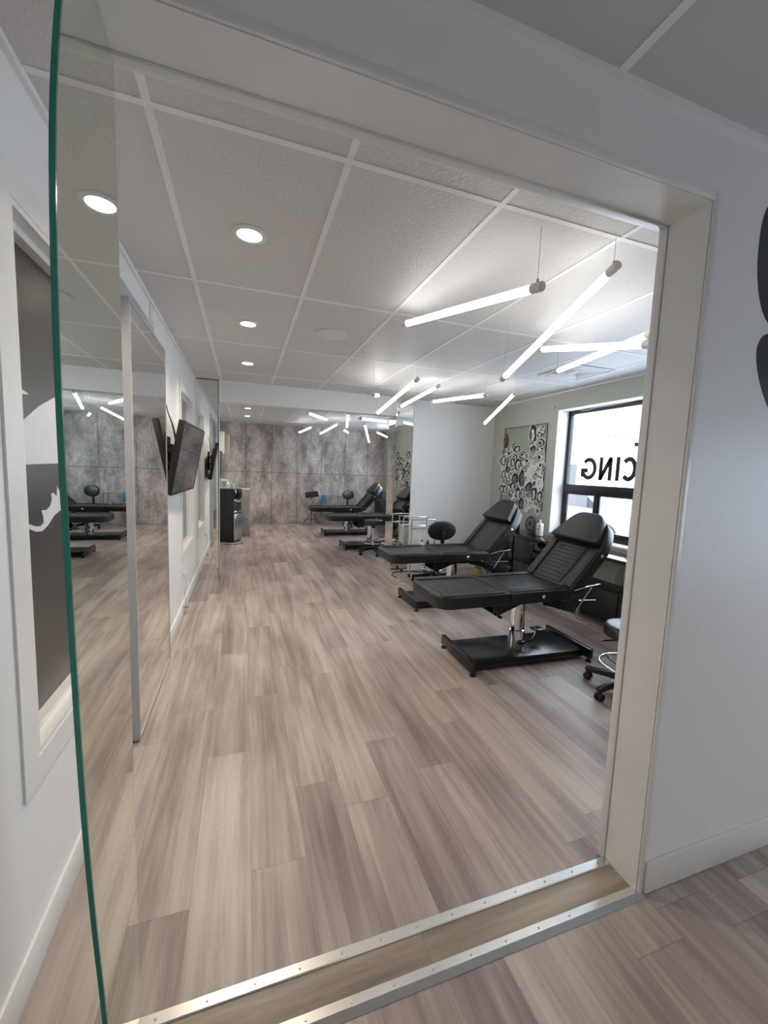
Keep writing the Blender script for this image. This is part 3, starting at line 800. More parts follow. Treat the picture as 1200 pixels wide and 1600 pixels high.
    # local: x up the slope, y width, z normal (towards the sitter is +z)
    outl = rounded([(0, -.30), (.52, -.30), (.76, -.17), (.76, .17), (.52, .30), (0, .30)], [.02, .10, .12, .12, .10, .02], 8)
    bm = new(); prism(bm, outl, -.055, .05, bev=.025, seg=4, mtx=MB); back = part('backrest', bm, M['leather'], t)
    for sy in (-1, 1):
        bm = new(); box(bm, .02, .45, sy*.245-.045, sy*.245+.04, .035, .066, bev=.014, seg=3, mtx=MB); part('side_bolster', bm, M['leather'], back)
    if quilt:
        bm = new(); n = 10
        for i in range(n):
            a = .04+.41*i/n; c = a+.41/n-.0012; wv = .165 if i > 3 else .15+.004*i
            box(bm, a, c, -wv, wv, .044, .058, bev=.003, seg=2, mtx=MB)
        part('quilted_panel', bm, M['leather'], back)
    bm = new(); sweep(bm, [tuple(MB @ Vector((p[0], p[1], .046))) for p in [(q[0]*.995, q[1]*.985) for q in outl]], .004, 6, closed=True); part('piping', bm, M['leather_dk'], back)
    bm = new(); box(bm, .05, .48, -.2, .2, -.068, -.05, bev=.004, mtx=MB); part('back_board', bm, M['blackmetal'], back)
    hp = rounded([(.465, -.28), (.77, -.155), (.77, .155), (.465, .28)], [.035, .10, .10, .035], 8)
    bm = new(); prism(bm, hp, .05, .125, bev=.03, seg=4, mtx=MB); hd = part('head_pillow', bm, M['leather'], t)
    bm = new(); sweep(bm, [tuple(MB @ Vector((p[0]*.998, p[1]*.985, .116))) for p in hp], .0035, 6, closed=True); part('piping', bm, M['leather_dk'], hd)
    for sy in (-1, 1):
        bm = new(); lathe(bm, [(.018, 0), (.018, .004), (.010, .008), (.001, .009)], 16, mtx=MB @ Matrix.Translation((.42, sy*.298, 0)) @ Matrix.Rotation(-sy*PI/2, 4, 'X')); part('breathing_eyelet', bm, M['chrome'], back)
    bm = new(); lathe(bm, [(.016, 0), (.016, .004), (.008, .010), (.001, .011)], 16, (0, 0, 0), mtx=Matrix.Translation((.02, -.30, .555)) @ Matrix.Rotation(PI/2, 4, 'X')); part('snap_stud', bm, M['chrome'], seat)
    # the upper part turns on its column
    for o in [k for k in bpy.data.objects if k.parent == t]:
        if o.name.split('.')[0] in ('seat_mount', 'recline_strut', 'footrest_strut', 'leg_cushion', 'seat_cushion', 'backrest', 'head_pillow'):
            o.location = (top[0], top[1], .083); o.rotation_euler = (0, 0, top[2]); o.scale = (.935, .935, .935)
    return t
make_bed('nearest black treatment bed with quilted backrest in front of street window', (2.18, 2.79, 0), -.03, top=(-.03, -.03, .03))
bed2 = make_bed('plain black treatment bed in front of the white cross wall', (2.32, 4.22, 0), -.0, quilt=False, top=(-.02, -.07, .0))
c = copy_tree(bed2); c.location = (2.34, 7.58, 0); c.rotation_euler.z = .0; c['label'] = 'black treatment bed in the far room half hidden by right pier'
c = copy_tree(bed2); c.location = (2.25, 9.15, 0); c.rotation_euler.z = .0; c['label'] = 'farthest black treatment bed in front of the concrete wall'

# ------------------------------------------------------------------ stools
def make_stool(label, loc, rz, seat_z, back=None):
    t = thing('rolling_stool', label, 'stool', loc, rz, 'black rolling stools')
    bm = new(); lathe(bm, [(.001, seat_z), (.14, seat_z), (.165, seat_z-.006), (.178, seat_z-.022), (.178, seat_z-.075), (.16, seat_z-.085), (.001, seat_z-.085)], 40)
    part('seat', bm, M['leather'], t)
    bm = new(); cyl(bm, (0, 0, .10), (0, 0, .26), .026, n=20); cyl(bm, (0, 0, .24), (0, 0, seat_z-.08), .014, n=16); part('gas_column', bm, M['chrome'], t)
    bm = new(); box(bm, -.09, .09, -.07, .07, seat_z-.10, seat_z-.085, bev=.003); cyl(bm, (0, 0, seat_z-.15), (0, 0, seat_z-.09), .03); sweep(bm, [(.02, 0, seat_z-.105), (.12, -.05, seat_z-.11), (.2, -.08, seat_z-.115)], .005, 6); part('seat_plate', bm, M['blackmetal'], t)
    bm = new(); sweep(bm, [(.185*math.cos(a*PI/16), .185*math.sin(a*PI/16), .21) for a in range(32)], .010, 10, closed=True)
    part('foot_ring', bm, M['chrome'], t)
    for k in range(3):
        a = k*2*PI/3+.5; bm = new(); sweep(bm, [(.02*math.cos(a), .02*math.sin(a), .17), (.10*math.cos(a), .10*math.sin(a), .175), (.185*math.cos(a), .185*math.sin(a), .21)], .007, 6, 1); part('ring_spoke', bm, M['blackmetal'], t)
    bm = new(); lathe(bm, [(.04, .085), (.045, .10), (.04, .14), (.03, .16)], 20); part('base_hub', bm, M['blackmetal'], t)
    for k in range(5):
        a = k*2*PI/5; mt = Matrix.Rotation(a, 4, 'Z')
        bm = new()
        prism(bm, [(.02, .085), (.27, .062), (.285, .07), (.285, .088), (.27, .096), (.02, .135)], -.018, .018, bev=.004, mtx=mt @ Matrix(((1, 0, 0, 0), (0, 0, 1, 0), (0, 1, 0, 0), (0, 0, 0, 1))))
        leg = part('base_leg', bm, M['blackmetal'], t)
        bm = new()
        for s in (-1, 1): cyl(bm, (.265, s*.008, .027), (.265, s*.026, .027), .027, n=20, bev=.004, mtx=mt)
        cyl(bm, (.27, 0, .03), (.27, 0, .075), .008, n=10, mtx=mt); box(bm, .25, .285, -.010, .010, .022, .058, bev=.006, mtx=mt)
        part('castor', bm, M['rubber'], leg)
    if back is not None:
        mt = Matrix.Rotation(back, 4, 'Z')
        bm = new(); pts = []
        for i in range(28):
            a = 2*PI*i/28; pts.append((.20*math.cos(a)*(1.0), (.135+.008*math.cos(2*a))*math.sin(a)))
        m2 = mt @ Matrix.Translation((0, .21, seat_z+.26)) @ Matrix.Rotation(PI/2, 4, 'X')
        prism(bm, pts, -.025, .03, bev=.02, seg=3, mtx=m2); part('backrest', bm, M['leather'], t)
        bm = new(); box(bm, -.026, .026, .235, .247, seat_z-.08, seat_z+.26, bev=.003, mtx=mt); box(bm, -.026, .026, .05, .247, seat_z-.10, seat_z-.088, bev=.003, mtx=mt); part('back_bracket', bm, M['blackmetal'], t)
    return t
make_stool('black round stool with chrome foot ring cut off by the doorway jamb', (2.575, 2.05, 0), math.radians(184), .50)
make_stool('black stool with oval backrest behind the second treatment bed', (2.46, 5.0, 0), .3, .49, back=PI-.3)
make_stool('black stool with chrome foot ring beside the right pier in far room', (2.20, 6.95, 0), math.radians(200), .62, back=math.radians(70))
make_stool('black stool with oval backrest before the far concrete wall', (2.72, 10.35, 0), .5, .56, back=0.05)

# ------------------------------------------------------------------ desk run along the street wall
b = new(); box(b, 3.38, XR-.003, 1.85, 5.30, .71, .745, bev=.002); one('worktop', b, M['gloss'], 'long glossy black worktop below the street window', 'worktop')
def cabinet(y0, y1, nd, label, x0=3.42):
    t = thing('drawer_cabinet', label, 'cabinet', ((x0+XR)/2, (y0+y1)/2, 0), 0, 'black cabinets under the worktop')
    hx = (XR-x0)/2-.005; hy = (y1-y0)/2-.003
    bm = new(); box(bm, -hx, hx, -hy, hy, .08, .708, bev=.002); part('body', bm, M['gloss'], t)
    bm = new()
    for sx in (-1, 1):
        for sy in (-1, 1): cyl(bm, (sx*(hx-.04), sy*(hy-.05), 0), (sx*(hx-.04), sy*(hy-.05), .08), .018)
    part('feet', bm, M['steel'], t)
    for k in range(nd):
        bm = new(); z0_ = .095+k*.61/nd; box(bm, -hx-.018, -hx, -hy+.006, hy-.006, z0_, z0_+.61/nd-.008, bev=.0015); d = part('drawer', bm, M['gloss'], t)
        bm = new(); box(bm, -hx-.024, -hx-.017, -.06, .06, z0_+.61/nd-.05, z0_+.61/nd-.04, bev=.002); part('handle', bm, M['blackmetal'], d)
cabinet(4.55, 5.25, 3, 'black glossy drawer cabinet in the corner below the drawings')
cabinet(3.80, 4.54, 2, 'black glossy cabinet between the two near treatment beds')
# low open shelf unit behind the nearest bed
t = thing('low_cabinet', 'low black cabinet on metal feet under the open part of worktop', 'cabinet', (3.58, 2.92, 0))
bm = new(); box(bm, -.13, .165, -.86, .86, .10, .40, bev=.004); part('body', bm, M['plastic'], t)
for sy in (-.6, .55):
    bm = new(); cyl(bm, (-.06, sy, 0), (-.06, sy, .10), .02); part('leg', bm, M['steel'], t)
bm = new(); box(bm, -.14, -.13, -.85, -.01, .11, .39, bev=.002); part('door', bm, M['plastic'], t)
bm = new(); box(bm, -.14, -.13, .01, .85, .11, .39, bev=.002); part('door', bm, M['plastic'], t)
def lathe_thing(name, prof, loc, m, label, cat, group=None, cap=None, n=24, capm=None):
    t = thing(name, label, cat, loc, 0, group)
    bm = new(); lathe(bm, prof, n); part('body', bm, m, t)
    if cap: bm = new(); lathe(bm, cap, n); part('cap', bm, capm or m, t)
    return t
gp = [(.03, 0), (.042, .01), (.040, .08), (.034, .10), (.036, .13), (.030, .16), (.014, .19), (.014, .22), (.016, .225)]
for (x, y, z, lb) in ((3.50, 2.98, .40, 'clear glass bottle on low black cabinet, nearest the front edge'), (3.60, 2.88, .40, 'clear glass bottle on low black cabinet, middle of three'), (3.55, 2.78, .40, 'clear glass bottle on low black cabinet, closest to jamb')):
    lathe_thing('glass_bottle', gp, (x, y, z), M['jar'], lb, 'bottle', 'glass bottles on the low cabinet', [(.017, .222), (.017, .24), (.008, .245)], capm=M['steel'])
b = new(); box(b, 3.70, 3.735, 2.3, 2.75, .44, .69, bev=.004); one('grey_panel', b, M['concrete_plain'], 'grey panel leaning under worktop behind nearest bed', 'panel')
# dark fabric/bag hanging under worktop near jamb
b = new()
prism(b, rounded([(-.12, .28), (.10, .30), (.16, .12), (.04, -.02), (-.16, .04)], .03, 4), -.03, .03, bev=.015, mtx=Matrix.Translation((3.46, 2.62, .42)) @ Matrix.Rotation(PI/2, 4, 'X') @ Matrix.Rotation(.4, 4, 'Y'))
one('black_bag', b, M['plastic'], 'crumpled black bag below the worktop behind nearest bed', 'bag')
# things on worktop
t = thing('lotion_bottle', 'white rectangular pump bottle on worktop below the drawings board', 'bottle', (3.60, 4.29, .745))
bm = new(); box(bm, -.03, .03, -.042, .042, 0, .165, bev=.012, seg=3); part('body', bm, M['white_plastic'], t)
bm = new(); cyl(bm, (0, 0, .163), (0, 0, .19), .015); cyl(bm, (0, 0, .19), (0, 0, .20), .006); box(bm, -.01, .01, -.012, .02, .20, .208, bev=.003); part('cap', bm, M['white_plastic'], t)
bm = new(); box(bm, -.0308, -.0300, -.03, .03, .05, .115); part('paper_label', bm, M['paper'], t)
bm = new(); box(bm, -.0314, -.0308, -.022, .014, .08, .098); part('blue_mark', bm, M['blue'], t)
t = thing('spray_bottle', 'small white bottle with red collar on worktop behind second bed', 'bottle', (3.52, 4.80, .745))
bm = new(); lathe(bm, [(.03, 0), (.032, .01), (.032, .10), (.02, .12)], 20); part('body', bm, M['white_plastic'], t)
bm = new(); lathe(bm, [(.021, .118), (.021, .14), (.012, .145)], 20); part('collar', bm, M['red'], t)
lathe_thing('squeeze_bottle', [(.035, 0), (.037, .01), (.037, .15), (.02, .17), (.012, .2), (.006, .24)], (3.56, 4.70, .745), M['plastic'], 'black squeeze bottle between round drawing and white bottle', 'bottle')
# ------------------------------------------------------------------ drawings board
X = XR
bd = thing('acrylic_board', 'clear acrylic board on sage wall covered with cut out drawings', 'board', (XR-.006, 4.92, 1.05))
bm = new(); box(bm, -.004, .0, -.46, .46, 0, 1.15); part('sheet', bm, M['acrylic'], bd)
bm = new(); box(bm, -.005, .003, -.463, -.459, 0, 1.15); box(bm, -.005, .003, .459, .463, .0, 1.15); box(bm, -.005, .003, -.46, .46, 1.149, 1.153); part('sheet_edge', bm, M['plastic'], bd)
D = [(5.343, 2.014, 0.109, 0.189, 'skull'), (5.175, 1.898, 0.067, 0.174, 'strip'), (5.37, 1.863, 0.089, 0.095, 'face'), (5.244, 1.828, 0.163, 0.166, 'rose'), (5.051, 1.884, 0.162, 0.091, 'face'), (4.931, 1.806, 0.148, 0.094, 'eye'), (4.73, 2.072, 0.145, 0.247, 'face'), (4.561, 2.125, 0.116, 0.088, 'rose'), (4.594, 2.058, 0.097, 0.074, 'face'), (4.562, 1.95, 0.151, 0.111, 'eye'), (4.573, 1.868, 0.131, 0.047, 'face'), (4.723, 1.949, 0.131, 0.076, 'rose'), (4.706, 1.863, 0.108, 0.114, 'face'), (4.561, 1.761, 0.179, 0.158, 'rose'), (5.363, 1.726, 0.161, 0.159, 'face'), (5.226, 1.673, 0.12, 0.125, 'face'), (5.136, 1.693, 0.117, 0.123, 'face'), (5.018, 1.663, 0.128, 0.171, 'face'), (4.926, 1.692, 0.093, 0.109, 'face'), (4.815, 1.721, 0.18, 0.165, 'rose'), (4.682, 1.71, 0.101, 0.105, 'face'), (4.542, 1.654, 0.165, 0.139, 'rose'), (5.358, 1.599, 0.107, 0.064, 'gold'), (5.242, 1.589, 0.121, 0.094, 'face'), (5.339, 1.514, 0.124, 0.116, 'face'), (5.116, 1.591, 0.116, 0.112, 'rose'), (5.242, 1.506, 0.104, 0.115, 'face'), (5.163, 1.487, 0.101, 0.113, 'face'), (5.051, 1.46, 0.163, 0.142, 'face'), (4.901, 1.465, 0.124, 0.228, 'face'), (4.809, 1.468, 0.105, 0.185, 'blue'), (4.712, 1.529, 0.16, 0.249, 'dots'), (4.612, 1.531, 0.113, 0.141, 'rose'), (4.524, 1.431, 0.123, 0.223, 'blue'), (5.336, 1.408, 0.124, 0.085, 'rose'), (5.377, 1.288, 0.108, 0.118, 'face'), (5.288, 1.293, 0.105, 0.116, 'face'), (5.202, 1.309, 0.103, 0.146, 'face'), (5.096, 1.345, 0.132, 0.112, 'face'), (5.079, 1.264, 0.115, 0.092, 'rose'), (4.97, 1.241, 0.127, 0.181, 'face'), (4.862, 1.258, 0.092, 0.148, 'face'), (4.735, 1.344, 0.147, 0.145, 'face'), (4.739, 1.247, 0.133, 0.077, 'eye'), (4.617, 1.265, 0.113, 0.18, 'face'), (4.509, 1.235, 0.123, 0.149, 'face'), (4.618, 1.398, 0.085, 0.076, 'face'), (5.056, 1.132, 0.098, 0.143, 'blue'), (4.97, 1.099, 0.112, 0.121, 'face'), (4.876, 1.107, 0.124, 0.159, 'face'), (4.767, 1.098, 0.105, 0.175, 'blue'), (4.676, 1.145, 0.101, 0.105, 'blue'), (4.632, 1.081, 0.129, 0.076, 'blue'), (4.522, 1.045, 0.138, 0.15, 'star'), (4.471, 1.562, 0.067, 0.064, 'face'), (4.846, 1.594, 0.091, 0.068, 'face'), (4.988, 1.752, 0.095, 0.06, 'face'), (5.087, 1.774, 0.098, 0.071, 'face'), (5.141, 1.219, 0.101, 0.062, 'face'), (4.721, 1.806, 0.073, 0.076, 'face'), (5.03, 0.98, 0.098, 0.122, 'blue'), (5.162, 1.404, 0.084, 0.072, 'face')]
def wob(n, a, bb, amp, seed, ph=0):
    rr = random.Random(seed); k = [(rr.uniform(-1, 1), rr.uniform(0, 6.28)) for _ in range(4)]
    out = []
    for i in range(n):
        th = 2*PI*i/n; s = 1+amp*sum(c_[0]*math.cos((j+2)*th+c_[1]) for j, c_ in enumerate(k))
        out.append((a*math.cos(th)*s, bb*math.sin(th)*s))
    return out
LAB = {'face': 'black and white cut out portrait drawing stuck on the clear board', 'rose': 'grey shaded cut out flower drawing stuck on the clear board',
       'blue': 'pale blue grey cut out drawing stuck on lower part of clear board', 'eye': 'cut out drawing of round eye shape stuck on clear board'}
UNI = {'skull': 'brown oval mask drawing alone at top left of board', 'strip': 'slim white slanted strip drawing rising from left of the collage', 'gold': 'small drawing with golden patch at left edge of collage',
       'dots': 'large pale oval drawing with dotted pattern in middle of collage', 'star': 'white and blue star shaped cutout at bottom right of collage'}
def drawing(k, y, z, wy, hz, kind, xb, slot=None, labels=None, group=None, name='drawing_cutout'):
    x = xb - .0013*(k % 5) - .0004
    rr = random.Random(k*7+3)
    mats = [M['paper'], M['ink'], M['grey_ink'], {'blue': M['blue_ink'], 'star': M['blue_ink'], 'skull': M['brown_ink'], 'gold': M['gold_ink'], 'red': M['red_ink']}.get(kind, M['grey_ink'])]
    bm = new(); a, h_ = wy/2*1.25, hz/2*1.22
    TT = lambda i: Matrix.Translation((0, 0, 0)) @ Matrix(((0, 0, -1, 0), (1, 0, 0, 0), (0, 1, 0, 0), (0, 0, 0, 1)))
    lay = .00022
    def P(pts, i, mi): prism(bm, pts, i*lay, (i+1)*lay+.0001, mtx=TT(i), mi=mi)
    def sh(pts, dx, dy): return [(p[0]+dx, p[1]+dy) for p in pts]
    if kind == 'star':
        P([((a if i % 2 == 0 else a*.45)*math.cos(i*PI/6+PI/2), (h_ if i % 2 == 0 else h_*.45)*math.sin(i*PI/6+PI/2)) for i in range(12)], 0, 0)
        P(wob(14, a*.35, h_*.35, .1, k), 1, 3); P(wob(10, a*.15, h_*.15, .1, k+1), 2, 1)
        for q in range(3): P(sh(wob(8, a*.1, h_*.1, .1, k+q), rr.uniform(-.4, .4)*a, rr.uniform(-.5, .5)*h_), 2, 3)
    elif kind == 'skull':
        P(wob(24, a*.8, h_, .03, k), 0, 1); P(sh(wob(20, a*.62, h_*.8, .05, k), 0, h_*.1), 1, 3)
        for s in (-1, 1): P(sh(wob(10, a*.17, h_*.12, .1, k), s*a*.28, h_*.25), 2, 1)
        P(sh(wob(10, a*.3, h_*.1, .1, k), 0, -h_*.35), 2, 1)
    elif kind == 'strip':
        rot = .25; pts = [(-a*.5, -h_), (a*.5, -h_), (a*.4, h_*.9), (0, h_), (-a*.4, h_*.9)]
        P([(p[0]+p[1]*-.15, p[1]) for p in pts], 0, 0); P([(p[0]*.5+p[1]*-.15, p[1]*.8) for p in pts], 1, 1)
    elif kind == 'dots':
        P(wob(28, a, h_, .03, k), 0, 0)
        for i in range(26):
            th = rr.uniform(0, 6.28); q = math.sqrt(rr.random())*.8
            P(sh(wob(7, a*.06, h_*.04, .1, i), a*q*math.cos(th), h_*q*math.sin(th)), 1, 2)
    elif kind == 'rose':
        P(wob(24, a, h_, .05, k), 0, 0)
        P(wob(22, a*.86, h_*.86, .08, k+1), 1, 2)
        for i, s in enumerate((.74, .56, .42, .26)):
            P(sh(wob(18, a*s, h_*s, .12, k+i), rr.uniform(-.06, .06)*a, rr.uniform(-.06, .06)*h_), 2+i, (0, 2, 0, 1)[i])
        for q in range(4):
            th = rr.uniform(0, 6.28); P(sh(wob(8, a*.12, h_*.06, .3, q), a*.7*math.cos(th), h_*.7*math.sin(th)), 3, 1)
    elif kind == 'eye':
        P(wob(26, a, h_, .03, k), 0, 0); P(wob(24, a*.86, h_*.84, .04, k), 1, 1); P(sh(wob(20, a*.6, h_*.6, .04, k), a*.1, 0), 2, 0); P(sh(wob(18, a*.45, h_*.45, .04, k), a*.1, 0), 3, 2); P(sh(wob(12, a*.2, h_*.2, .04, k), a*.1, 0), 4, 1)
    elif kind in ('blue', 'red', 'gold'):
        P(wob(22, a, h_, .09, k), 0, 0)
        for q in range(7):
            P(sh(wob(9, a*rr.uniform(.1, .3), h_*rr.uniform(.06, .2), .3, q+k), rr.uniform(-.5, .5)*a, rr.uniform(-.65, .65)*h_), 1+q % 3, 3 if q % 3 else 1)
    else:
        P(wob(24, a, h_, .05, k), 0, 0)
        sx = rr.choice((-1, 1))
        P(sh(wob(22, a*.84, h_*.87, .08, k+1), 0, h_*.02), 1, 1 if rr.random() < .75 else 2)
        fx, fy = sx*a*.12, -h_*.05
        P(sh(wob(20, a*.47, h_*.54, .03, k+2), fx, fy), 2, 0 if rr.random() < .8 else 2)
        P(sh(wob(12, a*.2, h_*.40, .06, k+4), fx+sx*a*.30, fy-h_*.02), 3, 2)
        for s in (-1, 1): P(sh(wob(8, a*.11, h_*.05, .1, k), fx+s*a*.19, fy+h_*.12), 4, 1)
        P(sh(wob(6, a*.05, h_*.10, .1, k), fx, fy-h_*.06), 4, 2)
        P(sh(wob(8, a*.14, h_*.04, .1, k), fx, fy-h_*.27), 4, 1)
        P(sh(wob(12, a*.5, h_*.14, .2, k), fx, fy-h_*.66), 2, 2)
    o = obj(name, bm, mats)
    o.location = (x, y, z)
    rz = rr.uniform(-.12, .12) if kind not in ('strip', 'skull', 'star') else 0
    o.rotation_euler = (rz, 0, 0)
    lab = (labels or {}).get(kind)
    if lab: tag(o, lab, 'drawing', group)
    elif kind in UNI: tag(o, UNI[kind], 'drawing', 'drawings on the clear board')
    else: tag(o, _lab[k], 'drawing', {'face': 'portrait drawings on the clear board', 'rose': 'flower drawings on the clear board', 'blue': 'blue grey drawings on the clear board', 'eye': 'eye drawings on the clear board'}[kind])
_rows = {}
for k, d in enumerate(D): _rows.setdefault(min(7, int((2.16-d[1])/.143)), []).append(k)
_rn = ('topmost', 'second', 'third', 'fourth', 'fifth', 'sixth', 'seventh', 'lowest')
_on = ('first', 'second', 'third', 'fourth', 'fifth', 'sixth', 'seventh', 'eighth', 'ninth', 'tenth', 'eleventh', 'twelfth')
_lab = {}
for rw, ks in _rows.items():
    for q, k in enumerate(sorted(ks, key=lambda i: -D[i][0])):
        _lab[k] = '%s in %s band of clear board, %s from left' % ({'face': 'black and white portrait cutout', 'rose': 'grey shaded flower cutout', 'blue': 'pale blue grey cutout', 'eye': 'round dark cutout'}.get(D[k][4], ''), _rn[rw], _on[q])
for k, (y, z, wy, hz, kind) in enumerate(D):
    drawing(k, y, z, wy, hz, kind, XR-.0112)
# second cluster of drawings near the front corner, seen only in the mirror strip
rr = random.Random(5)
L2 = {'face': 'black and white drawing beyond the window seen in right mirror strip', 'rose': 'grey flower drawing beyond the window seen in right mirror strip', 'red': 'red drawing beyond the window seen in right mirror strip'}
kk = 200
for r_ in range(6):
    for c_ in range(4):
        if r_ == 5 and c_ in (1, 2): continue
        kk += 1; kd = 'red' if (r_, c_) in ((2, 1), (1, 1)) else rr.choice(('face', 'face', 'rose'))
        drawing(kk, 1.45+c_*.23+rr.uniform(-.02, .02), 1.15+r_*.15+rr.uniform(-.02, .02), .23, .19, kd, XR-.001, labels=L2, group='drawings between window and front corner, ' + kd)
# round dark drawing leaning on the wall
t = thing('round_drawing', 'round dark grey flower drawing leaning on worktop under the board', 'drawing', (3.70, 4.60, .745))
bm = new(); mtt = Matrix.Translation((0, 0, .115)) @ Matrix.Rotation(.12, 4, 'Y') @ Matrix(((0, 0, -1, 0), (1, 0, 0, 0), (0, 1, 0, 0), (0, 0, 0, 1)))
prism(bm, wob(36, .105, .113, .02, 5), 0, .004, mtx=mtt, mi=2); prism(bm, wob(30, .095, .10, .03, 6), .004, .005, mtx=mtt, mi=1)
for i in range(6):
    th = i*PI/3; prism(bm, [(.055*math.cos(th)+.035*math.cos(a)*1.0, .058*math.sin(th)+.028*math.sin(a)) for a in [j*PI/5 for j in range(10)]], .005, .006, mtx=mtt, mi=2)
prism(bm, wob(14, .025, .025, .04, 7), .006, .007, mtx=mtt, mi=1)
obj('drawing_sheet', bm, [M['paper'], M['ink'], M['grey_ink']], t)
# small bracket and curtain hardware left of the window
b = new(); box(b, XR-.03, XR, 4.345, 4.38, 2.375, 2.405, bev=.004); cyl(b, (XR-.05, 4.36, 2.39), (XR-.02, 4.36, 2.39), .010)
one('blind_bracket', b, M['cap'], 'small grey bracket on sage wall at top left of window', 'bracket')
b = new(); sweep(b, [(XR+.12, 4.10, 2.335), (XR+.12, 3.95, 2.31), (XR+.12, 3.85, 2.33), (XR+.12, 3.6, 2.325), (XR+.12, 3.3, 2.335)], .003, 6, 2)
one('thin_wire', b, M['white_plastic'], 'thin white wire along top of the street window recess', 'wire')

# ------------------------------------------------------------------ wire trolley and its things
t = thing('wire_trolley', 'chrome tubular trolley standing before right mirror strip and cross wall', 'trolley', (2.43, 5.46, 0))
for sx in (-1, 1):
    for sy in (-1, 1):
        bm = new(); cyl(bm, (sx*.185, sy*.15, .05), (sx*.185, sy*.15, .83), .009, n=12); lg = part('post', bm, M['chrome'], t)
        bm = new(); cyl(bm, (sx*.19-.012, sy*.15, .026), (sx*.19+.012, sy*.15, .026), .026, n=16); cyl(bm, (sx*.185, sy*.15, .03), (sx*.185, sy*.15, .06), .008, n=8); part('castor', bm, M['rubber'], lg)
for z_, nm in ((.83, 'top_rail'), (.70, 'middle_rail'), (.40, 'lower_rail')):
    bm = new(); sweep(bm, [(-.185, -.15, z_), (.185, -.15, z_), (.185, .15, z_), (-.185, .15, z_)], .008, 8, closed=True); part(nm, bm, M['chrome'], t)
for z_ in (.70, .40):
    bm = new(); box(bm, -.185, .185, -.145, .145, z_-.003, z_+.003); part('glass_shelf', bm, M['glass'], t)
t = thing('storage_bin', 'white plastic bin on lower shelf of the wire trolley', 'bin', (2.44, 5.50, .403))
bm = new(); prism(bm, rounded([(-.12, -.07), (.12, -.07), (.12, .07), (-.12, .07)], .02, 4), 0, .25, bev=.006); part('body', bm, M['white_plastic'], t)
bm = new(); prism(bm, rounded([(-.125, -.075), (.125, -.075), (.125, .075), (-.125, .075)], .02, 4), .25, .262, bev=.004); part('lid', bm, M['white_plastic'], t)
t = thing('wash_bottle', 'small squeeze wash bottle with red cap on the wire trolley', 'bottle', (2.44, 5.36, .403))
bm = new(); lathe(bm, [(.024, 0), (.027, .008), (.027, .085), (.015, .105)], 20); part('body', bm, M['white_plastic'], t)
bm = new(); lathe(bm, [(.017, .10), (.017, .125), (.006, .13)], 20); part('cap', bm, M['red'], t)
bm = new(); sweep(bm, [(0, 0, .125), (0, 0, .17), (-.02, 0, .185), (-.045, 0, .18)], .003, 6, 1); part('spout', bm, M['white_plastic'], t)
t = thing('ink_bottle', 'small black bottle with white label on the wire trolley', 'bottle', (2.53, 5.35, .403))
bm = new(); lathe(bm, [(.024, 0), (.026, .006), (.026, .08), (.012, .095), (.012, .12)], 20); part('body', bm, M['plastic'], t)
bm = new(); lathe(bm, [(.0265, .025), (.0265, .065)], 20); part('paper_label', bm, M['paper'], t)
# outlets on cross wall
b = new(); box(b, -.035, .035, 0, .008, -.057, .057, bev=.002); box(b, -.02, .02, -.02, 0, -.04, .0, bev=.003)
o = obj('wall_outlet', b, M['white_plastic']); o.location = (3.10, YB-.02, .42); tag(o, 'white wall outlet on cross wall beside stool backrest', 'outlet')
for x_, lb in ((3.43, 'left one of two white outlets on far concrete wall'), (3.57, 'right one of two white outlets on far concrete wall')):
    b = new(); box(b, -.035, .035, 0, .008, -.057, .057, bev=.002); box(b, -.014, .014, -.012, 0, -.035, -.005, bev=.002); box(b, -.014, .014, -.004, 0, .008, .036, bev=.002)
    o = obj('wall_outlet', b, M['white_plastic']); o.location = (x_, YF-.008, .36); tag(o, lb, 'outlet', 'outlets on the far concrete wall')
# floor cables and small things by the beds
cords = [([(2.05, 5.28, .006), (2.02, 5.45, .006), (2.12, 5.62, .006), (2.45, 5.60, .006), (2.75, 5.45, .006)], M['rubber'], 'black cord looping on floor under second bed toward trolley'),
         ([(2.02, 5.15, .006), (2.2, 5.0, .006), (2.5, 5.05, .006), (2.6, 5.3, .006), (2.9, 5.35, .006)], M['tan'], 'beige brown cord lying on floor beside the black cord'),
         ([(2.6, 5.2, .006), (2.75, 5.05, .006), (2.95, 5.1, .006), (3.1, 5.3, .006)], M['rubber'], 'short black cord on floor near the storage corner')]
for p_, m_, lb in cords:
    b = new(); sweep(b, p_, .006, 6, 2); one('floor_cord', b, m_, lb, 'cord', 'cords on the floor')
b = new(); box(b, 2.52, 2.62, 4.92, 4.97, 0, .025, bev=.004); box(b, 2.53, 2.56, 4.93, 4.955, .025, .028); one('cord_plug', b, M['plastic'], 'small black adapter lying on floor under second bed', 'adapter')
for k, (p_, lb) in enumerate((([(3.33, 3.35, .006), (3.37, 3.5, .03), (3.34, 3.6, .006), (3.41, 3.7, .006), (3.35, 3.78, .006)], 'pale coiled cord on floor at foot of low cabinet'), ([(3.38, 3.2, .006), (3.33, 3.3, .008), (3.40, 3.42, .02), (3.36, 3.55, .008)], 'second pale cord tangled beside low cabinet leg'))):
    b = new(); sweep(b, p_, .005, 6, 2); one('floor_cord', b, M['cap'], lb, 'cord')
t = thing('cleaning_bin', 'yellow container on floor between second bed and black cabinet', 'container', (3.27, 5.15, 0))
bm = new(); prism(bm, rounded([(-.04, -.06), (.04, -.06), (.04, .06), (-.04, .06)], .02, 4), 0, .13, bev=.01); part('body', bm, M['yellow'], t)
bm = new(); box(bm, -.03, .03, -.045, .045, .13, .142, bev=.004); part('lid', bm, M['plastic'], t)

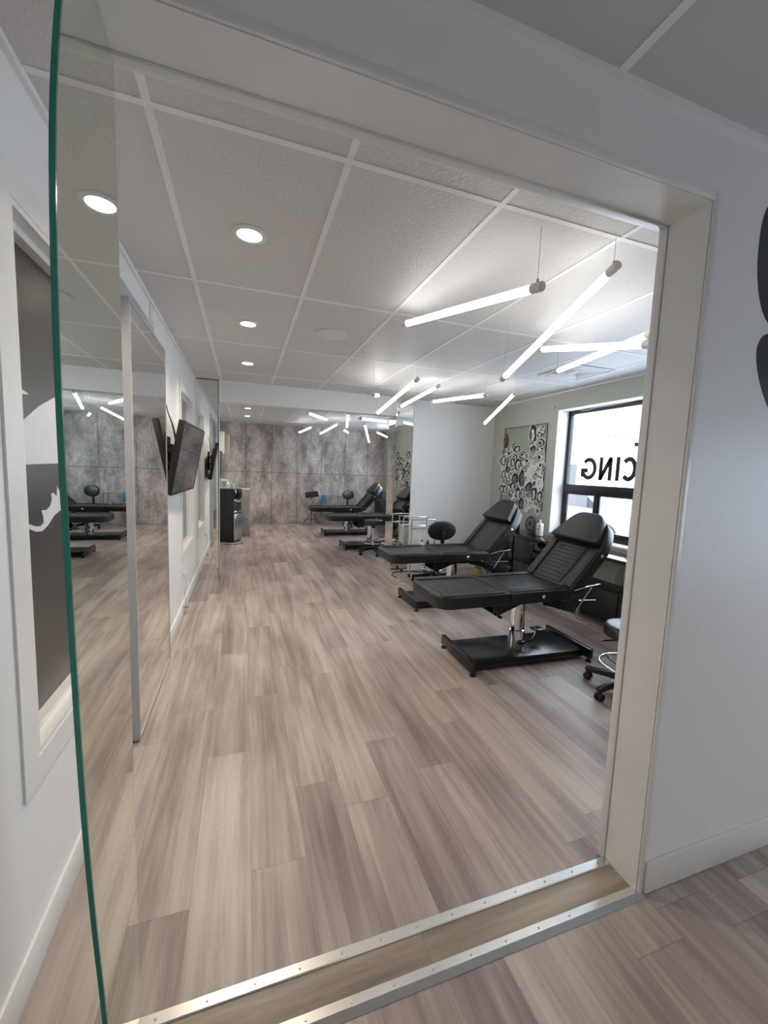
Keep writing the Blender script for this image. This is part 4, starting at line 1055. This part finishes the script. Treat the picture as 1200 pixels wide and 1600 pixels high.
# ------------------------------------------------------------------ far room
t = thing('instrument_stand', 'black tripod stand with tilted tray before the concrete wall', 'stand', (1.68, 10.75, 0))
bm = new(); cyl(bm, (0, 0, .12), (0, 0, .78), .012); part('pole', bm, M['blackmetal'], t)
bm = new(); cyl(bm, (0, 0, .52), (0, 0, .66), .017); part('clamp', bm, M['chrome'], t)
for k in range(3):
    a = k*2*PI/3+.4; bm = new(); sweep(bm, [(0, 0, .33), (.25*math.cos(a), .25*math.sin(a), .012)], .008, 6); sweep(bm, [(0, 0, .12), (.13*math.cos(a), .13*math.sin(a), .17)], .006, 6); part('leg', bm, M['blackmetal'], t)
bm = new(); box(bm, -.17, .17, -.13, .13, -.008, .008, bev=.006, mtx=Matrix.Translation((0, 0, .80)) @ Matrix.Rotation(.5, 4, 'X') @ Matrix.Rotation(-.15, 4, 'Y')); part('tray', bm, M['plastic'], t)
t = thing('steel_cart', 'slim grey instrument cart against the far concrete wall', 'cart', (2.25, 10.85, 0))
bm = new(); box(bm, -.2, .2, -.15, .15, .75, .765, bev=.003); part('top_shelf', bm, M['steel'], t)
bm = new(); box(bm, -.2, .2, -.15, .15, .35, .362, bev=.003); part('lower_shelf', bm, M['steel'], t)
for sx in (-1, 1):
    for sy in (-1, 1):
        bm = new(); cyl(bm, (sx*.19, sy*.14, .02), (sx*.19, sy*.14, .75), .01, n=10); part('post', bm, M['steel'], t)
b = new(); box(b, 1.94, 2.045, 10.66, 10.76, .58, .80, bev=.03, seg=3); o = one('towel_roll_holder', b, M['blue'], 'blue roll dispenser hooked on left side of the steel cart', 'dispenser')
lathe_thing('spray_bottle', [(.03, 0), (.03, .12), (.012, .16), (.012, .2)], (2.30, 10.82, .362), M['plastic'], 'black bottle standing on lower shelf of steel cart', 'bottle')
b = new(); box(b, 3.52, 3.74, 10.5, 11.1, 0, .88, bev=.004); one('black_cabinet', b, M['plastic'], 'tall black cabinet in far right corner by concrete wall', 'cabinet')
b = new(); box(b, 3.38, XR-.003, 7.6, 10.45, .70, .74, bev=.003); box(b, 3.46, XR-.003, 7.7, 9.2, .02, .70, bev=.003); one('worktop', b, M['gloss'], 'glossy black worktop with cabinet behind the far beds', 'worktop')
# water cooler
t = thing('water_cooler', 'black water cooler with stainless door near the left pier', 'water cooler', (-.26, 8.55, 0), math.radians(65.5))
# local: +y is back... front faces local -y rotated
bm = new(); box(bm, -.165, .165, -.155, .16, .02, 1.04, bev=.01, seg=3); box(bm, -.15, .15, -.14, .15, 0, .02); part('body', bm, M['plastic'], t)
bm = new(); box(bm, -.16, .16, -.175, -.155, .04, .56, bev=.006); part('door', bm, M['steel'], t)
bm = new(); box(bm, -.155, .155, -.182, -.155, .86, 1.03, bev=.008); part('control_panel', bm, M['gloss'], t)
bm = new(); box(bm, -.155, .155, -.19, -.155, .585, .62, bev=.004); part('drip_tray', bm, M['chrome'], t)
bm = new(); box(bm, -.155, .155, -.185, -.155, .815, .83, bev=.003); part('chrome_band', bm, M['chrome'], t)
for q in (-.06, 0, .06):
    bm = new(); cyl(bm, (q, -.17, .78), (q, -.17, .815), .010); box(bm, q-.012, q+.012, -.185, -.16, .795, .812, bev=.002); part('tap', bm, M['white_plastic'], t)
# concrete counter with sink
t = thing('concrete_counter', 'grey concrete look counter end beside the water cooler', 'counter', (-.23, 9.45, 0))
bm = new(); box(bm, -.35, .345, -.32, .32, 0, .965, bev=.004); part('body', bm, M['concrete_plain'], t)
bm = new(); box(bm, -.354, .352, -.325, .325, .965, .99, bev=.003); part('top', bm, M['concrete_plain'], t)
bm = new(); sweep(bm, [(-.02, .15, .99), (-.02, .15, 1.12), (-.02, .08, 1.15), (-.02, .0, 1.12)], .009, 8, 2); part('tap', bm, M['chrome'], t)
t = thing('coffee_maker', 'small white machine standing on top of water cooler', 'appliance', (-.37, 8.52, 1.04))
bm = new(); box(bm, -.055, .055, -.06, .06, 0, .03, bev=.006); box(bm, -.055, .055, .0, .06, .03, .16, bev=.006); box(bm, -.055, .055, -.06, .06, .12, .18, bev=.008); part('body', bm, M['white_plastic'], t)
bm = new(); lathe(bm, [(.03, .03), (.035, .05), (.033, .10)], 16, (0, -.03, 0)); part('jug', bm, M['steel'], t)
lathe_thing('paper_cup', [(.026, 0), (.036, .095), (.034, .095), (.024, .003)], (-.21, 8.55, 1.04), M['white_plastic'], 'white paper cup standing on top of water cooler', 'cup')
lathe_thing('soap_bottle', [(.03, 0), (.03, .10), (.012, .12), (.012, .16), (.006, .18)], (-.30, 8.62, 1.04), M['white_plastic'], 'white pump bottle behind cup on top of water cooler', 'bottle')
b = new(); sweep(b, [(-.35, 8.2, .005), (-.2, 8.12, .005), (-.1, 8.2, .005), (.0, 8.15, .005), (-.05, 8.32, .005)], .005, 6, 2); one('floor_cord', b, M['rubber'], 'black cord on floor in front of water cooler', 'cord')
# white box on the left wall with beige unit, security camera
t = thing('wall_cabinet', 'white wall box with beige side high on left wall above water cooler', 'wall box', (XL, 9.2, 1.72))
bm = new(); box(bm, 0, .20, -.20, .0, 0, .44, bev=.006); part('housing', bm, M['white_plastic'], t)
bm = new(); box(bm, 0, .29, .0, .20, -.02, .40, bev=.01); part('side_unit', bm, M['tan'], t)
t = thing('security_camera', 'small white security camera high on the left wall in far room', 'camera', (XL, 9.0, 2.26))
bm = new(); cyl(bm, (0, 0, 0), (.05, 0, 0), .03); cyl(bm, (.05, 0, 0), (.09, 0, .0), .010); part('mount', bm, M['white_plastic'], t)
bm = new(); cyl(bm, (.09, .03, .0), (.15, -.09, -.015), .032, bev=.006); part('body', bm, M['white_plastic'], t)
bm = new(); cyl(bm, (.148, -.086, -.0145), (.153, -.096, -.0157), .022); part('lens', bm, M['screen'], t)
